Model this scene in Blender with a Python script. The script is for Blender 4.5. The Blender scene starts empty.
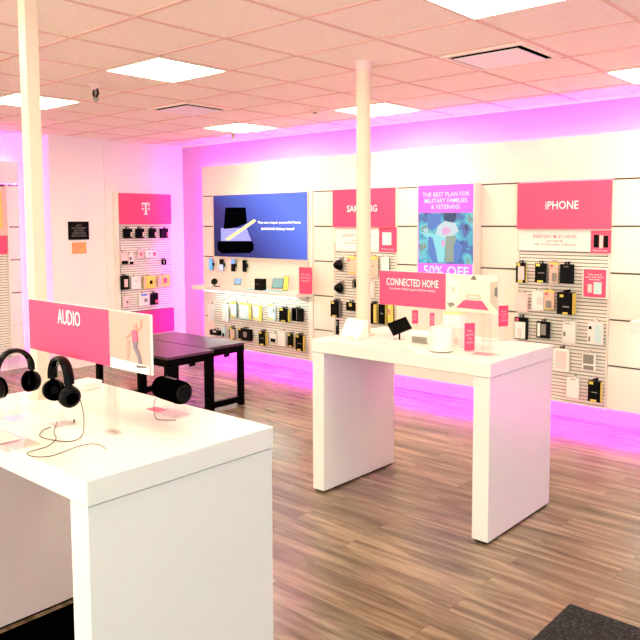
import bpy, bmesh, math
from mathutils import Vector, Matrix
SC = bpy.context.scene
COL = SC.collection
PI = math.pi

# ------------------------------------------------------------------ camera
F_PX, YAW, PITCH, ROLL, CY = 734.646, 0.7251268, -0.0800876, -0.0040067, 282.108
EYE = Vector((0, 0, 1.728))
_cy, _sy, _cp, _sp = math.cos(YAW), math.sin(YAW), math.cos(PITCH), math.sin(PITCH)
FWD = Vector((-_sy*_cp, _cy*_cp, _sp))
_R0 = Vector((_cy, _sy, 0)); _U0 = _R0.cross(FWD)
RGT = math.cos(ROLL)*_R0 + math.sin(ROLL)*_U0
UPV = -math.sin(ROLL)*_R0 + math.cos(ROLL)*_U0
cam_data = bpy.data.cameras.new('camera')
cam = bpy.data.objects.new('camera', cam_data); COL.objects.link(cam)
m = Matrix((RGT, UPV, -FWD)).transposed().to_4x4(); m.translation = EYE
cam.matrix_world = m
cam_data.sensor_fit = 'HORIZONTAL'; cam_data.sensor_width = 36
cam_data.lens = F_PX/640*36
cam_data.shift_y = -(320-CY)/640
cam_data.clip_start = 0.05
SC.camera = cam

# ------------------------------------------------------------------ light levels, exposure
EXPOSURE = 0.74
LAMP = 17.0          # ceiling troffers
LED = 38.0           # magenta strips behind the displays
LAMP_COL = (1.0, 0.93, 0.62)
LED_COL = (1.0, 0.07, 0.95)
SC.view_settings.view_transform = 'Standard'
SC.view_settings.look = 'None'
SC.view_settings.gamma = 1
SC.view_settings.exposure = EXPOSURE
SC.view_settings.use_curve_mapping = False
world = bpy.data.worlds.new('world'); SC.world = world; world.use_nodes = True
bg = world.node_tree.nodes['Background']
bg.inputs[0].default_value = (0.6, 0.95, 1.0, 1); bg.inputs[1].default_value = 1.0
dl = bpy.data.lights.new('added_daylight', 'AREA'); dl.shape = 'RECTANGLE'; dl.size = 5.0; dl.size_y = 2.1  # unseen side light, added to raise the room's brightness
dl.energy = 130; dl.color = (0.55, 1.0, 0.93)
dlo = bpy.data.objects.new('added_daylight', dl); COL.objects.link(dlo)
dlo.location = (3.6, 1.0, 1.35); dlo.rotation_euler = (0, PI/2, 0)
df = bpy.data.lights.new('added_storefront_light', 'AREA'); df.shape = 'RECTANGLE'; df.size = 8.0; df.size_y = 2.1  # unseen front light, added and tilted up to brighten the ceiling
df.energy = 230; df.color = (1.0, 0.86, 0.74)
dfo = bpy.data.objects.new('added_storefront_light', df); COL.objects.link(dfo)
dfo.location = (-2.5, -3.9, 1.2); dfo.rotation_euler = (math.radians(104), 0, 0)

# ------------------------------------------------------------------ helpers
def ray(u, v): return FWD*F_PX + RGT*(u-320) - UPV*(v-CY)
def on(u, v, ax, val):
    d = ray(u, v); i = 'xyz'.index(ax); t = (val-EYE[i])/d[i]
    return EYE + d*t

def srgb(r, g, b):
    f = lambda c: ((c/255)/12.92 if c/255 <= .04045 else ((c/255+.055)/1.055)**2.4)
    return (f(r), f(g), f(b))

MATS = {}
def mat(name, col, rough=.5, metal=0, emit=None, es=1.0, alpha=None, trans=0, coat=0, spec=.5):
    if name in MATS: return MATS[name]
    mt = bpy.data.materials.new(name); mt.use_nodes = True
    b = mt.node_tree.nodes['Principled BSDF']
    b.inputs['Base Color'].default_value = (*col, 1)
    b.inputs['Roughness'].default_value = rough
    b.inputs['Metallic'].default_value = metal
    b.inputs['Specular IOR Level'].default_value = spec
    if coat: b.inputs['Coat Weight'].default_value = coat; b.inputs['Coat Roughness'].default_value = .05
    if trans: b.inputs['Transmission Weight'].default_value = trans; b.inputs['IOR'].default_value = 1.45
    if alpha is not None: b.inputs['Alpha'].default_value = alpha
    if emit: b.inputs['Emission Color'].default_value = (*emit, 1); b.inputs['Emission Strength'].default_value = es
    MATS[name] = mt
    return mt

def nodes_of(mt): return mt.node_tree.nodes, mt.node_tree.links, mt.node_tree.nodes['Principled BSDF']
def noise_bump(mt, scale, strength, dist=.002):
    N, L, b = nodes_of(mt)
    tc = N.new('ShaderNodeTexCoord'); n = N.new('ShaderNodeTexNoise'); n.inputs['Scale'].default_value = scale
    bp_ = N.new('ShaderNodeBump'); bp_.inputs['Strength'].default_value = strength; bp_.inputs['Distance'].default_value = dist
    L.new(tc.outputs['Object'], n.inputs['Vector']); L.new(n.outputs['Fac'], bp_.inputs['Height']); L.new(bp_.outputs['Normal'], b.inputs['Normal'])
    return mt

ORG = {}
def tag(o, label=None, cat=None, group=None, kind=None):
    if label: o['label'] = label
    if cat: o['category'] = cat
    if group: o['group'] = group
    if kind: o['kind'] = kind
    return o
def thing(name, label, cat, loc=(0, 0, 0), rz=0, group=None):
    o = bpy.data.objects.new(name, None); COL.objects.link(o)
    o.empty_display_size = .05
    o.location = loc; o.rotation_euler = (0, 0, rz)
    ORG[o.name] = Vector(loc) if not rz else Vector((0, 0, 0))
    return tag(o, label, cat, group)
def top_parent(o):
    while o.parent: o = o.parent
    return o

class MB:
    def __init__(s): s.bm = bmesh.new()
    def box(s, x0, y0, z0, x1, y1, z1):
        if x0 > x1: x0, x1 = x1, x0
        if y0 > y1: y0, y1 = y1, y0
        if z0 > z1: z0, z1 = z1, z0
        v = [s.bm.verts.new(p) for p in ((x0,y0,z0),(x1,y0,z0),(x1,y1,z0),(x0,y1,z0),(x0,y0,z1),(x1,y0,z1),(x1,y1,z1),(x0,y1,z1))]
        for f in ((3,2,1,0),(4,5,6,7),(0,1,5,4),(1,2,6,5),(2,3,7,6),(3,0,4,7)): s.bm.faces.new([v[i] for i in f])
        return s
    def prism(s, pts, off):
        """extrude the polygon pts (3-D points) by the vector off"""
        off = Vector(off); a = [s.bm.verts.new(p) for p in pts]; b = [s.bm.verts.new(Vector(p)+off) for p in pts]
        n = len(pts)
        s.bm.faces.new(a[::-1]); s.bm.faces.new(b)
        for i in range(n): s.bm.faces.new((a[i], a[(i+1) % n], b[(i+1) % n], b[i]))
        return s
    def tube(s, pts, r, seg=10, closed=False, radii=None, flat=None):
        pts = [Vector(p) for p in pts]; n = len(pts); rings = []; prev = None
        for i, p in enumerate(pts):
            if closed: t = (pts[(i+1) % n]-pts[i-1]).normalized()
            else: t = (pts[min(i+1, n-1)]-pts[max(i-1, 0)]).normalized()
            if prev is None:
                a = Vector((0, 0, 1)) if abs(t.z) < .9 else Vector((1, 0, 0))
                u = (a-t*a.dot(t)).normalized()
            else: u = (prev-t*prev.dot(t)).normalized()
            prev = u; w = t.cross(u); rr = radii[i] if radii else r
            ring = []
            for k in range(seg):
                an = 2*PI*k/seg
                ru, rw = (rr*flat[0], rr*flat[1]) if flat else (rr, rr)
                ring.append(s.bm.verts.new(p+u*math.cos(an)*ru+w*math.sin(an)*rw))
            rings.append(ring)
        m_ = n if closed else n-1
        for i in range(m_):
            A, B = rings[i], rings[(i+1) % n]
            for k in range(seg): s.bm.faces.new((A[k], A[(k+1) % seg], B[(k+1) % seg], B[k]))
        if not closed: s.bm.faces.new(rings[0][::-1]); s.bm.faces.new(rings[-1])
        return s
    def lathe(s, prof, c=(0, 0, 0), axis=(0, 0, 1), seg=24):
        """prof = (radius, height) list along the axis"""
        ax = Vector(axis).normalized(); a = Vector((1, 0, 0)) if abs(ax.x) < .9 else Vector((0, 1, 0))
        u = (a-ax*a.dot(ax)).normalized(); w = ax.cross(u); c = Vector(c); rings = []
        for r, h in prof:
            r = max(r, 1e-4)
            rings.append([s.bm.verts.new(c+ax*h+(u*math.cos(2*PI*k/seg)+w*math.sin(2*PI*k/seg))*r) for k in range(seg)])
        for A, B in zip(rings, rings[1:]):
            for k in range(seg): s.bm.faces.new((A[k], A[(k+1) % seg], B[(k+1) % seg], B[k]))
        s.bm.faces.new(rings[0][::-1]); s.bm.faces.new(rings[-1])
        return s
    def build(s, name, mt, parent=None, bevel=0, smooth=False, local=False):
        bmesh.ops.recalc_face_normals(s.bm, faces=s.bm.faces)
        me = bpy.data.meshes.new(name)
        if parent is not None and not local:
            o0 = ORG[top_parent(parent).name]
            bmesh.ops.translate(s.bm, verts=s.bm.verts, vec=-o0)
        s.bm.to_mesh(me); s.bm.free()
        me.materials.append(mt)
        o = bpy.data.objects.new(name, me); COL.objects.link(o)
        if parent is not None: o.parent = parent
        if smooth:
            for p in me.polygons: p.use_smooth = True
            md = o.modifiers.new('split', 'EDGE_SPLIT'); md.split_angle = math.radians(40)
        if bevel:
            md = o.modifiers.new('bevel', 'BEVEL'); md.width = bevel; md.segments = 2; md.limit_method = 'ANGLE'
        return o
def struct(o): o['kind'] = 'structure'; return o

def lettering(txt, width, height, c, mt, parent, right=(1, 0, 0), up=(0, 0, 1), name='lettering', bold=0, local=False, lines_align='CENTER', space=1.0):
    """flat raised text fitted to width x height, centred at c"""
    cu = bpy.data.curves.new('text', 'FONT'); cu.body = txt; cu.align_x = lines_align; cu.extrude = .0; cu.offset = bold
    cu.space_line = space
    cu.resolution_u = 2
    tmp = bpy.data.objects.new('text', cu); COL.objects.link(tmp)
    dg = bpy.context.evaluated_depsgraph_get(); me = bpy.data.meshes.new_from_object(tmp.evaluated_get(dg))
    bpy.data.objects.remove(tmp); bpy.data.curves.remove(cu)
    xs = [v.co.x for v in me.vertices]; ys = [v.co.y for v in me.vertices]
    cx, cyy = (min(xs)+max(xs))/2, (min(ys)+max(ys))/2; sx = width/(max(xs)-min(xs)); sy = height/(max(ys)-min(ys))
    right, up, c = Vector(right), Vector(up), Vector(c)
    if not local: c = c-ORG[top_parent(parent).name]
    for v in me.vertices: v.co = c+right*((v.co.x-cx)*sx)+up*((v.co.y-cyy)*sy)
    me.name = name; me.materials.clear(); me.materials.append(mt)
    o = bpy.data.objects.new(name, me); COL.objects.link(o); o.parent = parent
    return o
def copy_tree(o, parent=None):
    c = o.copy(); COL.objects.link(c); c.parent = parent
    for ch in list(o.children): copy_tree(ch, c)
    return c

# ------------------------------------------------------------------ materials
M = {}
M['wall'] = noise_bump(mat('wall_paint', (.86, .78, .74), .75), 60, .05)
M['wallback'] = noise_bump(mat('wall_paint_led_tint', (.60, .34, .62), .7), 60, .05)  # magenta glow of the LED strips is put into the back wall's colour
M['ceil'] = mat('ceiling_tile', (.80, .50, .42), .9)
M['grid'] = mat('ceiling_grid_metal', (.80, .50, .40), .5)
M['white'] = mat('white_laminate', (.80, .775, .72), .28)
M['panel'] = mat('cream_panel', (.84, .77, .66), .16)
M['groove'] = mat('dark_groove', (.10, .08, .06), .6)
M['slat'] = mat('slat_white', (.82, .76, .68), .4)
M['slatback'] = mat('slat_insert', (.13, .105, .09), .6)
M['pink'] = mat('magenta_print', (.98, .062, .17), .35)
M['pinklow'] = mat('magenta_laminate', (.88, .03, .22), .3)
M['black'] = mat('black_plastic', (.0008, .0008, .0008), .35, spec=.1)
M['blackm'] = mat('black_matte', (.0005, .0005, .0005), .8, spec=.0)
M['bwood'] = mat('black_stained_wood', (.0008, .0006, .0006), .5, spec=.03)
M['benchtop'] = mat('black_top_lit_tint', (.03, .012, .014), .3, spec=.7)  # reddish lit look is put into the colour; the gloss is its own
M['paper'] = mat('white_card', (.85, .82, .76), .6)
M['ink'] = mat('grey_ink', (.16, .13, .12), .7)
M['whiteink'] = mat('white_ink', (.95, .93, .9), .6)
M['pinkink'] = mat('pink_ink', (.9, .1, .2), .6)
M['yellow'] = mat('yellow_card', (.86, .68, .10), .55)
M['gold'] = mat('gold_card', (.75, .55, .12), .55)
M['tan'] = mat('tan_card', (.72, .50, .38), .55)
M['blush'] = mat('blush_card', (.86, .62, .58), .5)
M['grey'] = mat('grey_plastic', (.25, .22, .19), .5)
M['steel'] = mat('brushed_steel', (.6, .57, .55), .25, 1)
M['teal'] = mat('pale_teal_plastic', (.55, .76, .76), .3)
M['blue'] = mat('blue_glass', (.10, .25, .75), .2)
M['pole'] = mat('cream_pole_paint', (.80, .62, .48), .4)
M['cable'] = mat('bronze_cable', (.05, .038, .02), .5)
M['orange'] = mat('orange_card', (.80, .33, .12), .6)
M['lamp'] = mat('lamp_diffuser', (.9, .9, .85), .5, emit=LAMP_COL, es=LAMP)
M['led'] = mat('magenta_led', (.9, .5, .9), .5, emit=LED_COL, es=LED)
M['ledlow'] = mat('magenta_led_floor', (.9, .5, .9), .5, emit=(1.0, .03, .72), es=LED*2.1)
M['shelfled'] = mat('cool_shelf_led', (.9, .9, .9), .5, emit=(.8, 1, .92), es=14)
def clear(name, tint=(.97, .97, .97), refl=1.0):
    mt = mat(name, tint, .05); N, L, b = nodes_of(mt)
    tr = N.new('ShaderNodeBsdfTransparent'); tr.inputs[0].default_value = (*tint, 1)
    gl = N.new('ShaderNodeBsdfGlossy'); gl.inputs['Roughness'].default_value = .03
    lw = N.new('ShaderNodeLayerWeight'); pw = N.new('ShaderNodeMath'); pw.operation = 'POWER'; pw.inputs[1].default_value = 4
    L.new(lw.outputs['Facing'], pw.inputs[0]); fr = N.new('ShaderNodeMath'); fr.operation = 'MULTIPLY_ADD'; fr.inputs[1].default_value = .6; fr.inputs[2].default_value = .04; L.new(pw.outputs[0], fr.inputs[0])
    mxs = N.new('ShaderNodeMixShader'); L.new(fr.outputs[0], mxs.inputs[0]); L.new(tr.outputs[0], mxs.inputs[1]); L.new(gl.outputs[0], mxs.inputs[2])
    L.new(mxs.outputs[0], N['Material Output'].inputs['Surface']); return mt
M['glass'] = clear('window_glass')
M['acrylic'] = clear('clear_acrylic', (.985, .985, .98))

# vinyl plank floor, planks running along X
fl = mat('plank_floor', (.4, .3, .2), .3, spec=.5); M['floor'] = fl
N, L, b = nodes_of(fl)
tc = N.new('ShaderNodeTexCoord')
br = N.new('ShaderNodeTexBrick'); br.offset = .37; br.inputs['Scale'].default_value = 1
br.inputs['Brick Width'].default_value = 1.22; br.inputs['Row Height'].default_value = .152
br.inputs['Mortar Size'].default_value = .0014; br.inputs['Mortar Smooth'].default_value = .3
br.inputs['Color1'].default_value = (0, 0, 0, 1); br.inputs['Color2'].default_value = (1, 1, 1, 1); br.inputs['Mortar'].default_value = (.5, .5, .5, 1)
L.new(tc.outputs['Object'], br.inputs['Vector'])
mp = N.new('ShaderNodeMapping'); mp.inputs['Scale'].default_value = (.7, 7.5, 1)
L.new(tc.outputs['Object'], mp.inputs['Vector'])
ns = N.new('ShaderNodeTexNoise'); ns.inputs['Scale'].default_value = 2.2; ns.inputs['Detail'].default_value = 8; ns.inputs['Roughness'].default_value = .62
ns.inputs['Distortion'].default_value = .6
add = N.new('ShaderNodeVectorMath'); add.operation = 'ADD'
sc_ = N.new('ShaderNodeVectorMath'); sc_.operation = 'SCALE'; sc_.inputs['Scale'].default_value = 7.3
L.new(br.outputs['Color'], sc_.inputs[0]); L.new(mp.outputs['Vector'], add.inputs[0]); L.new(sc_.outputs[0], add.inputs[1]); L.new(add.outputs[0], ns.inputs['Vector'])
cr = N.new('ShaderNodeValToRGB'); e = cr.color_ramp
e.elements[0].position = .28; e.elements[0].color = (.075, .05, .032, 1)
e.elements[1].position = .72; e.elements[1].color = (.50, .365, .245, 1)
e2 = e.elements.new(.5); e2.color = (.27, .185, .118, 1)
L.new(ns.outputs['Fac'], cr.inputs['Fac'])
mx = N.new('ShaderNodeMix'); mx.data_type = 'RGBA'; mx.blend_type = 'MULTIPLY'
tone = N.new('ShaderNodeMapRange'); tone.inputs['To Min'].default_value = .68; tone.inputs['To Max'].default_value = 1.0
L.new(br.outputs['Color'], tone.inputs['Value'])
mx.inputs['Factor'].default_value = 1
L.new(cr.outputs['Color'], mx.inputs['A']); L.new(tone.outputs['Result'], mx.inputs['B'])
mx2 = N.new('ShaderNodeMix'); mx2.data_type = 'RGBA'; L.new(br.outputs['Fac'], mx2.inputs['Factor'])
L.new(mx.outputs['Result'], mx2.inputs['A']); mx2.inputs['B'].default_value = (.12, .075, .05, 1)
L.new(mx2.outputs['Result'], b.inputs['Base Color'])
rr = N.new('ShaderNodeMapRange'); rr.inputs['To Min'].default_value = .16; rr.inputs['To Max'].default_value = .32
L.new(ns.outputs['Fac'], rr.inputs['Value']); L.new(rr.outputs['Result'], b.inputs['Roughness'])

def speckle(name, c1, c2, scale, rough=.95):
    mt = mat(name, c1, rough); N, L, b = nodes_of(mt)
    tc = N.new('ShaderNodeTexCoord'); n = N.new('ShaderNodeTexNoise'); n.inputs['Scale'].default_value = scale; n.inputs['Detail'].default_value = 4
    r = N.new('ShaderNodeValToRGB'); r.color_ramp.elements[0].position = .48; r.color_ramp.elements[0].color = (*c1, 1)
    r.color_ramp.elements[1].position = .68; r.color_ramp.elements[1].color = (*c2, 1)
    L.new(tc.outputs['Object'], n.inputs['Vector']); L.new(n.outputs['Fac'], r.inputs['Fac']); L.new(r.outputs['Color'], b.inputs['Base Color'])
    return mt
M['mat'] = speckle('speckled_mat', (.002, .002, .002), (.04, .045, .038), 75)
M['tabletop_black'] = M['bwood']
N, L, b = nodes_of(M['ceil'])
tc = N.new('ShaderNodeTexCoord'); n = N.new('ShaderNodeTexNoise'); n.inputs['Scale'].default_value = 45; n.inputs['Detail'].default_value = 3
r = N.new('ShaderNodeValToRGB'); r.color_ramp.elements[0].position = .35; r.color_ramp.elements[0].color = (.98, .78, .67, 1)  # pink light bounced onto the ceiling is put into the tile colour
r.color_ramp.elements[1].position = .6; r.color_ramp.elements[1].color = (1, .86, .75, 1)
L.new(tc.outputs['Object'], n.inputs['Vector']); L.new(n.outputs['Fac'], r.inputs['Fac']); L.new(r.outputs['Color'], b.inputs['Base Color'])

# ------------------------------------------------------------------ the room
ZC = 2.76; YB = 6.25; XL = -8.0; XR = 2.9; YF = -3.2; XREC = -8.5; YEND = 4.33
struct(MB().box(XREC-.2, YF-.2, -.12, XR+.2, YB+.2, 0).build('floor', M['floor']))
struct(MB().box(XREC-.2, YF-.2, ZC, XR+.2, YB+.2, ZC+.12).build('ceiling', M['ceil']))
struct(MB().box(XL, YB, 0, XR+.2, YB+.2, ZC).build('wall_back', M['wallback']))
struct(MB().box(XREC-.2, YEND, 0, XL, YB+.2, ZC).build('wall_left', M['wall']))
struct(MB().box(XREC-.2, YF, 0, XREC, YEND, ZC).build('wall_left_recess', M['wall']))
struct(MB().box(XREC-.2, YF-.2, 0, -6.5, YF, ZC).box(1.5, YF-.2, 0, XR+.2, YF, ZC).box(-6.5, YF-.2, 0, 1.5, YF, .2).box(-6.5, YF-.2, 2.4, 1.5, YF, ZC).build('wall_front', M['wall']))
w = MB()
for x0_ in (-6.5, -4.53, -2.53, -.53, 1.44): w.box(x0_, YF-.12, .2, x0_+.06, YF-.05, 2.4)
w.box(-6.44, YF-.12, .2, 1.44, YF-.05, .26).box(-6.44, YF-.12, 2.34, 1.44, YF-.05, 2.4)
win2 = struct(w.build('added_window_2', M['steel']))  # unseen storefront glazing, added to let in the front light
pn = MB().box(-6.44, YF-.09, .26, 1.44, YF-.084, 2.34).build('pane', M['glass'], None); pn.parent = win2
struct(MB().box(XR, YF, 0, XR+.2, -1.5, ZC).box(XR, 3.5, 0, XR+.2, YB, ZC).box(XR, -1.5, 0, XR+.2, 3.5, .3).box(XR, -1.5, 2.4, XR+.2, 3.5, ZC).build('wall_right', M['wall']))
w = MB()
for y0, y1 in ((-1.5, -1.44), (.97, 1.03), (3.44, 3.5)): w.box(XR+.05, y0, .3, XR+.12, y1, 2.4)
w.box(XR+.05, -1.5, .3, XR+.12, 3.5, .36).box(XR+.05, -1.5, 2.34, XR+.12, 3.5, 2.4)
win = struct(w.build('added_window_1', M['steel']))  # unseen side glazing, added to let in the side light
pane = MB().box(XR+.08, -1.44, .36, XR+.086, 3.44, 2.34).build('pane', M['glass'], None); pane.parent = win
# ceiling grid
GX, GY, SX, SY = -3.795, 2.205, .615, .586
g = MB()
i = -9
while GX+SX*i < XR:
    x = GX+SX*i
    if x > XREC: g.box(x-.011, YF, ZC-.004, x+.011, YB, ZC+.002)
    i += 1
j = -9
while GY+SY*j < YB:
    y = GY+SY*j
    if y > YF: g.box(XREC, y-.011, ZC-.0045, XR, y+.011, ZC+.002)
    j += 1
struct(g.build('trim_1', M['grid']))
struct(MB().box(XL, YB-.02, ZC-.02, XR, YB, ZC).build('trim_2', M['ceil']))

def ceiling_light(i, j, label):
    x0, x1 = GX+SX*i+.012, GX+SX*(i+1)-.012; y0, y1 = GY+SY*j+.012, GY+SY*(j+1)-.012
    t = thing('ceiling_light', label, 'ceiling light', ((x0+x1)/2, (y0+y1)/2, ZC), 0, 'square ceiling light panels')
    f = MB(); w = .012; z0 = ZC-.012
    f.box(x0, y0, z0, x1, y0+w, ZC).box(x0, y1-w, z0, x1, y1, ZC).box(x0, y0+w, z0, x0+w, y1-w, ZC).box(x1-w, y0+w, z0, x1, y1-w, ZC)
    f.build('frame', M['panel'], t)
    MB().box(x0+w, y0+w, ZC-.006, x1-w, y1-w, ZC-.001).build('diffuser', M['lamp'], t)
ceiling_light(-1, 1, 'square ceiling light above and left of the round white pole, largest fully seen')
ceiling_light(-4, 1, 'square ceiling light partly hidden behind the left square column')
ceiling_light(3, 1, 'square ceiling light cut by the top edge, nearest the viewer')
ceiling_light(-4, 5, 'small far square ceiling light over the corner beside the Note poster')
ceiling_light(-1, 5, 'square ceiling light seen behind the round white pole')
ceiling_light(3, 5, 'square ceiling light at the right edge above the iPHONE sign')
for (i, j) in ((-1, -3), (-4, -3), (3, -3), (-1, -7), (3, -7)):  # unseen fixtures, added because the visible ones were too dim
    ceiling_light(i, j, 'added square ceiling light outside the view, behind or right of the camera')

def ceiling_vent(i, j, label):
    x0, x1 = GX+SX*i+.03, GX+SX*(i+1)-.03; y0, y1 = GY+SY*j+.03, GY+SY*(j+1)-.03
    t = thing('ceiling_vent', label, 'vent', ((x0+x1)/2, (y0+y1)/2, ZC), 0, 'ceiling air vents')
    f = MB(); w = .03; z0 = ZC-.012
    f.box(x0, y0, z0, x1, y0+w, ZC).box(x0, y1-w, z0, x1, y1, ZC).box(x0, y0+w, z0, x0+w, y1-w, ZC).box(x1-w, y0+w, z0, x1, y1-w, ZC)
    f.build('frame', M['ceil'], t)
    MB().box(x0+w, y0+w, ZC-.004, x1-w, y1-w, ZC-.001).build('duct_opening', M['blackm'], t)
    MB().box(x0+.062, y0+.062, ZC-.02, x1-.062, y1-.062, ZC-.0145).build('plaque', mat('vent_plaque_white', (.97, .88, .86), .4), t, bevel=.002)
    MB().box((x0+x1)/2-.01, (y0+y1)/2-.01, ZC-.015, (x0+x1)/2+.01, (y0+y1)/2+.01, ZC-.003).build('bracket', M['steel'], t)
ceiling_vent(2, 3, 'large square air vent with dark slot right of the round pole')
ceiling_vent(-3, 3, 'smaller-looking square air vent above the corner of the T sign wall')

def sprinkler(x, y, s, label):
    t = thing('sprinkler_head', label, 'sprinkler', (x, y, ZC), 0, 'ceiling sprinklers')
    MB().lathe([(.012*s, -.0), (.04*s, -.002), (.045*s, -.012*s), (.02*s, -.03*s), (.015*s, -.035*s)], (x, y, ZC)).build('escutcheon', M['blush'], t, smooth=True)
    MB().tube([(x-.018*s, y, ZC-.033*s), (x-.03*s, y, ZC-.06*s), (x-.006*s, y, ZC-.09*s)], .007*s).tube([(x+.018*s, y, ZC-.033*s), (x+.03*s, y, ZC-.06*s), (x+.006*s, y, ZC-.09*s)], .007*s).build('frame_arms', M['black'], t)
    MB().lathe([(.005*s, -.03*s), (.009*s, -.05*s), (.005*s, -.085*s), (.02*s, -.088*s), (.02*s, -.095*s), (.006*s, -.115*s)], (x, y, ZC)).build('deflector', M['grey'], t, smooth=True)
sprinkler(*on(95.5, 84, 'z', ZC)[:2], 1.15, 'dark sprinkler head hanging from ceiling right of the left column')
sprinkler(*on(233.5, 131.5, 'z', ZC)[:2], .85, 'small dark sprinkler head near the back corner below a ceiling light')
p = on(315, 109, 'z', ZC)
t = thing('smoke_detector', 'tiny round smoke detector on ceiling left of the round pole', 'smoke detector', (p.x, p.y, ZC))
MB().lathe([(.04, 0), (.04, -.012), (.03, -.03)], (p.x, p.y, ZC), seg=20).build('base', M['tan'], t, smooth=True)
MB().lathe([(.018, -.0302), (.015, -.042)], (p.x, p.y, ZC), seg=16).build('sensor', M['grey'], t, smooth=True)

# ------------------------------------------------------------------ wall display on the back wall
YP = 6.13            # its face plane
def W(u, v, d=0):    # pixel -> (x, z) on the face plane, d in front of it
    p = on(u, v, 'y', YP-d); return p.x, p.z
ZT = 2.457; Z0 = .155; ZL = [2.078, 1.692, 1.306, .918, .532, Z0]; GAP = .007
TH = .022
def board_stack(x0, x1, label, levels=ZL, wallx=None):
    t = thing('wall_panel_column', label, 'wall panel', ((x0+x1)/2, YP+TH, Z0), 0, 'plain cream panel columns of the back wall display')
    for a, b_ in zip(levels, levels[1:]):
        MB().box(x0, YP, b_+GAP, x1, YP+TH, a-GAP).build('panel', M['panel'], t, bevel=.002)
    MB().box(x0+.003, YP+TH, Z0+.01, x1-.003, YP+TH+.008, levels[0]+.012).build('backing', M['groove'], t)
    return t
XA0, XA1 = -7.458, -7.262
t = thing('header_panel', 'long cream header board running above the Note poster and both phone signs', 'wall panel', (-4, YP, 2.08))
MB().box(-7.458, YP, 2.084, 1.6, YP+TH, ZT).build('board', M['panel'], t, bevel=.002)
for x in (-5.55, -2.2): MB().box(x, YP+TH, 2.2, x+.06, YB-.001, 2.3).build('bracket', M['steel'], t)
board_stack(XA0, XA1, 'narrow cream panel column left of the Note poster')
board_stack(-5.53, -5.235, 'cream panel column left of the SAMSUNG sign')
board_stack(-4.385, -4.12, 'cream panel column between the SAMSUNG sign and the pink screen', )
board_stack(-3.432, -3.055, 'cream panel column between the pink screen and the iPHONE sign')
board_stack(-2.225, -1.30, 'wide cream panel column right of the iPHONE sign')
board_stack(-4.118, -3.434, 'cream panels behind and below the pink screen')
# white upright strip between bays
t = MB().box(-5.588, YP-.012, Z0-.005, -5.536, YP+TH, 2.08).build('upright_strip', M['panel'], bevel=.003)
tag(t, 'white vertical strip between the Note poster bay and SAMSUNG bay', 'upright')

def slat_bay(x0, x1, z0, z1, label):
    t = thing('slat_panel', label, 'slatwall panel', ((x0+x1)/2, YP+TH, z0), 0, 'slatwall panels of the wall displays')
    b_ = MB(); z = z0
    while z < z1-.02:
        zz = min(z+.023, z1)
        b_.prism([(x0+.016, YP+.003, z), (x0+.016, YP, z+.003), (x0+.016, YP, zz-.003), (x0+.016, YP+.003, zz), (x0+.016, YP+.012, zz), (x0+.016, YP+.012, z)], (x1-x0-.032, 0, 0))
        z += .03
    b_.build('slats', M['slat'], t)
    MB().box(x0, YP+.012, z0, x1, YP+TH, z1).build('backing', M['slatback'], t)
    for xx in (x0, x1-.015): MB().box(xx, YP-.004, z0, xx+.015, YP+.012, z1).build('edge_strip', M['panel'], t)
    return t
slat_bay(-7.26, -5.59, Z0, .885, 'slatwall with accessories under the long shelf below the Note poster')
slat_bay(-5.233, -4.387, Z0, 1.50, 'slatwall with phone cases under the SAMSUNG sign')
slat_bay(-3.053, -2.227, Z0, 1.485, 'slatwall with phone cases under the iPHONE sign')
slat_bay(-1.298, -.3, Z0, 2.08, 'slatwall outside the view beyond the right edge')
# smooth board between poster and shelf
t = MB().box(-7.26, YP, .89, -5.61, YP+TH, 1.305).build('back_board', M['panel'], bevel=.002); tag(t, 'smooth cream board behind the phones above the long shelf', 'wall panel')
t = MB().box(-7.26, YP+.002, 1.31, -5.61, YP+TH, 2.078).build('back_board', M['panel']); tag(t, 'cream board behind the blue Note poster', 'wall panel')
for k, (xa, xb, z1, nm) in enumerate(((-5.233, -4.387, 1.505, 'SAMSUNG'), (-3.053, -2.227, 1.49, 'iPHONE'))):
    t = MB().box(xa, YP, z1, xb, YP+TH, 2.078).build('back_board', M['panel']); tag(t, 'cream board behind the pink %s sign' % nm, 'wall panel')
# LED strips
def led(name_label, a, b_, group='magenta light strips'):
    o = MB().box(*a, *b_).build('led_strip', M['led']); tag(o, name_label, 'light strip', group); return o
led('magenta light strip hidden along the top of the back wall display', (-7.44, YP+.045, ZT-.05), (1.6, YP+.065, ZT-.035))
led('magenta light strip hidden along the bottom of the back wall display', (-7.44, YP+.045, Z0+.02), (1.6, YP+.065, Z0+.035)).data.materials[0] = M['ledlow']
led('upright magenta light strip behind the left end of the back wall display', (-7.43, YP+.045, .25), (-7.415, YP+.065, 2.38))

# brand signs
def wall_sign(name, px, label, text, tw, th_px, c_px, proud=.035):
    (xa, z1), (xb, z0) = W(px[0], px[1], proud), W(px[2], px[3], proud)
    t = thing(name, label, 'sign', ((xa+xb)/2, YP, z0))
    MB().box(xa, YP-proud, z0, xb, YP-.0005, z1).build('sign_board', M['pink'], t, bevel=.002)
    cx, cz = W(*c_px, proud); xl, _ = W(c_px[0]-tw/2, c_px[1], proud); xr, _ = W(c_px[0]+tw/2, c_px[1], proud)
    _, zt = W(c_px[0], c_px[1]-th_px/2, proud); _, zb = W(c_px[0], c_px[1]+th_px/2, proud)
    lettering(text, xr-xl, zt-zb, ((xl+xr)/2, YP-proud-.001, cz), M['whiteink'], t, bold=.006)
    return t
wall_sign('brand_sign', (332.5, 190, 393.5, 227), 'pink SAMSUNG wall sign, partly hidden by the round pole', 'SAMSUNG', 30, 6.6, (362, 208.5))
wall_sign('brand_sign', (517.5, 183.5, 609.7, 229), 'large pink iPHONE wall sign at the right', 'iPHONE', 33, 8.3, (562, 205))

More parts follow.
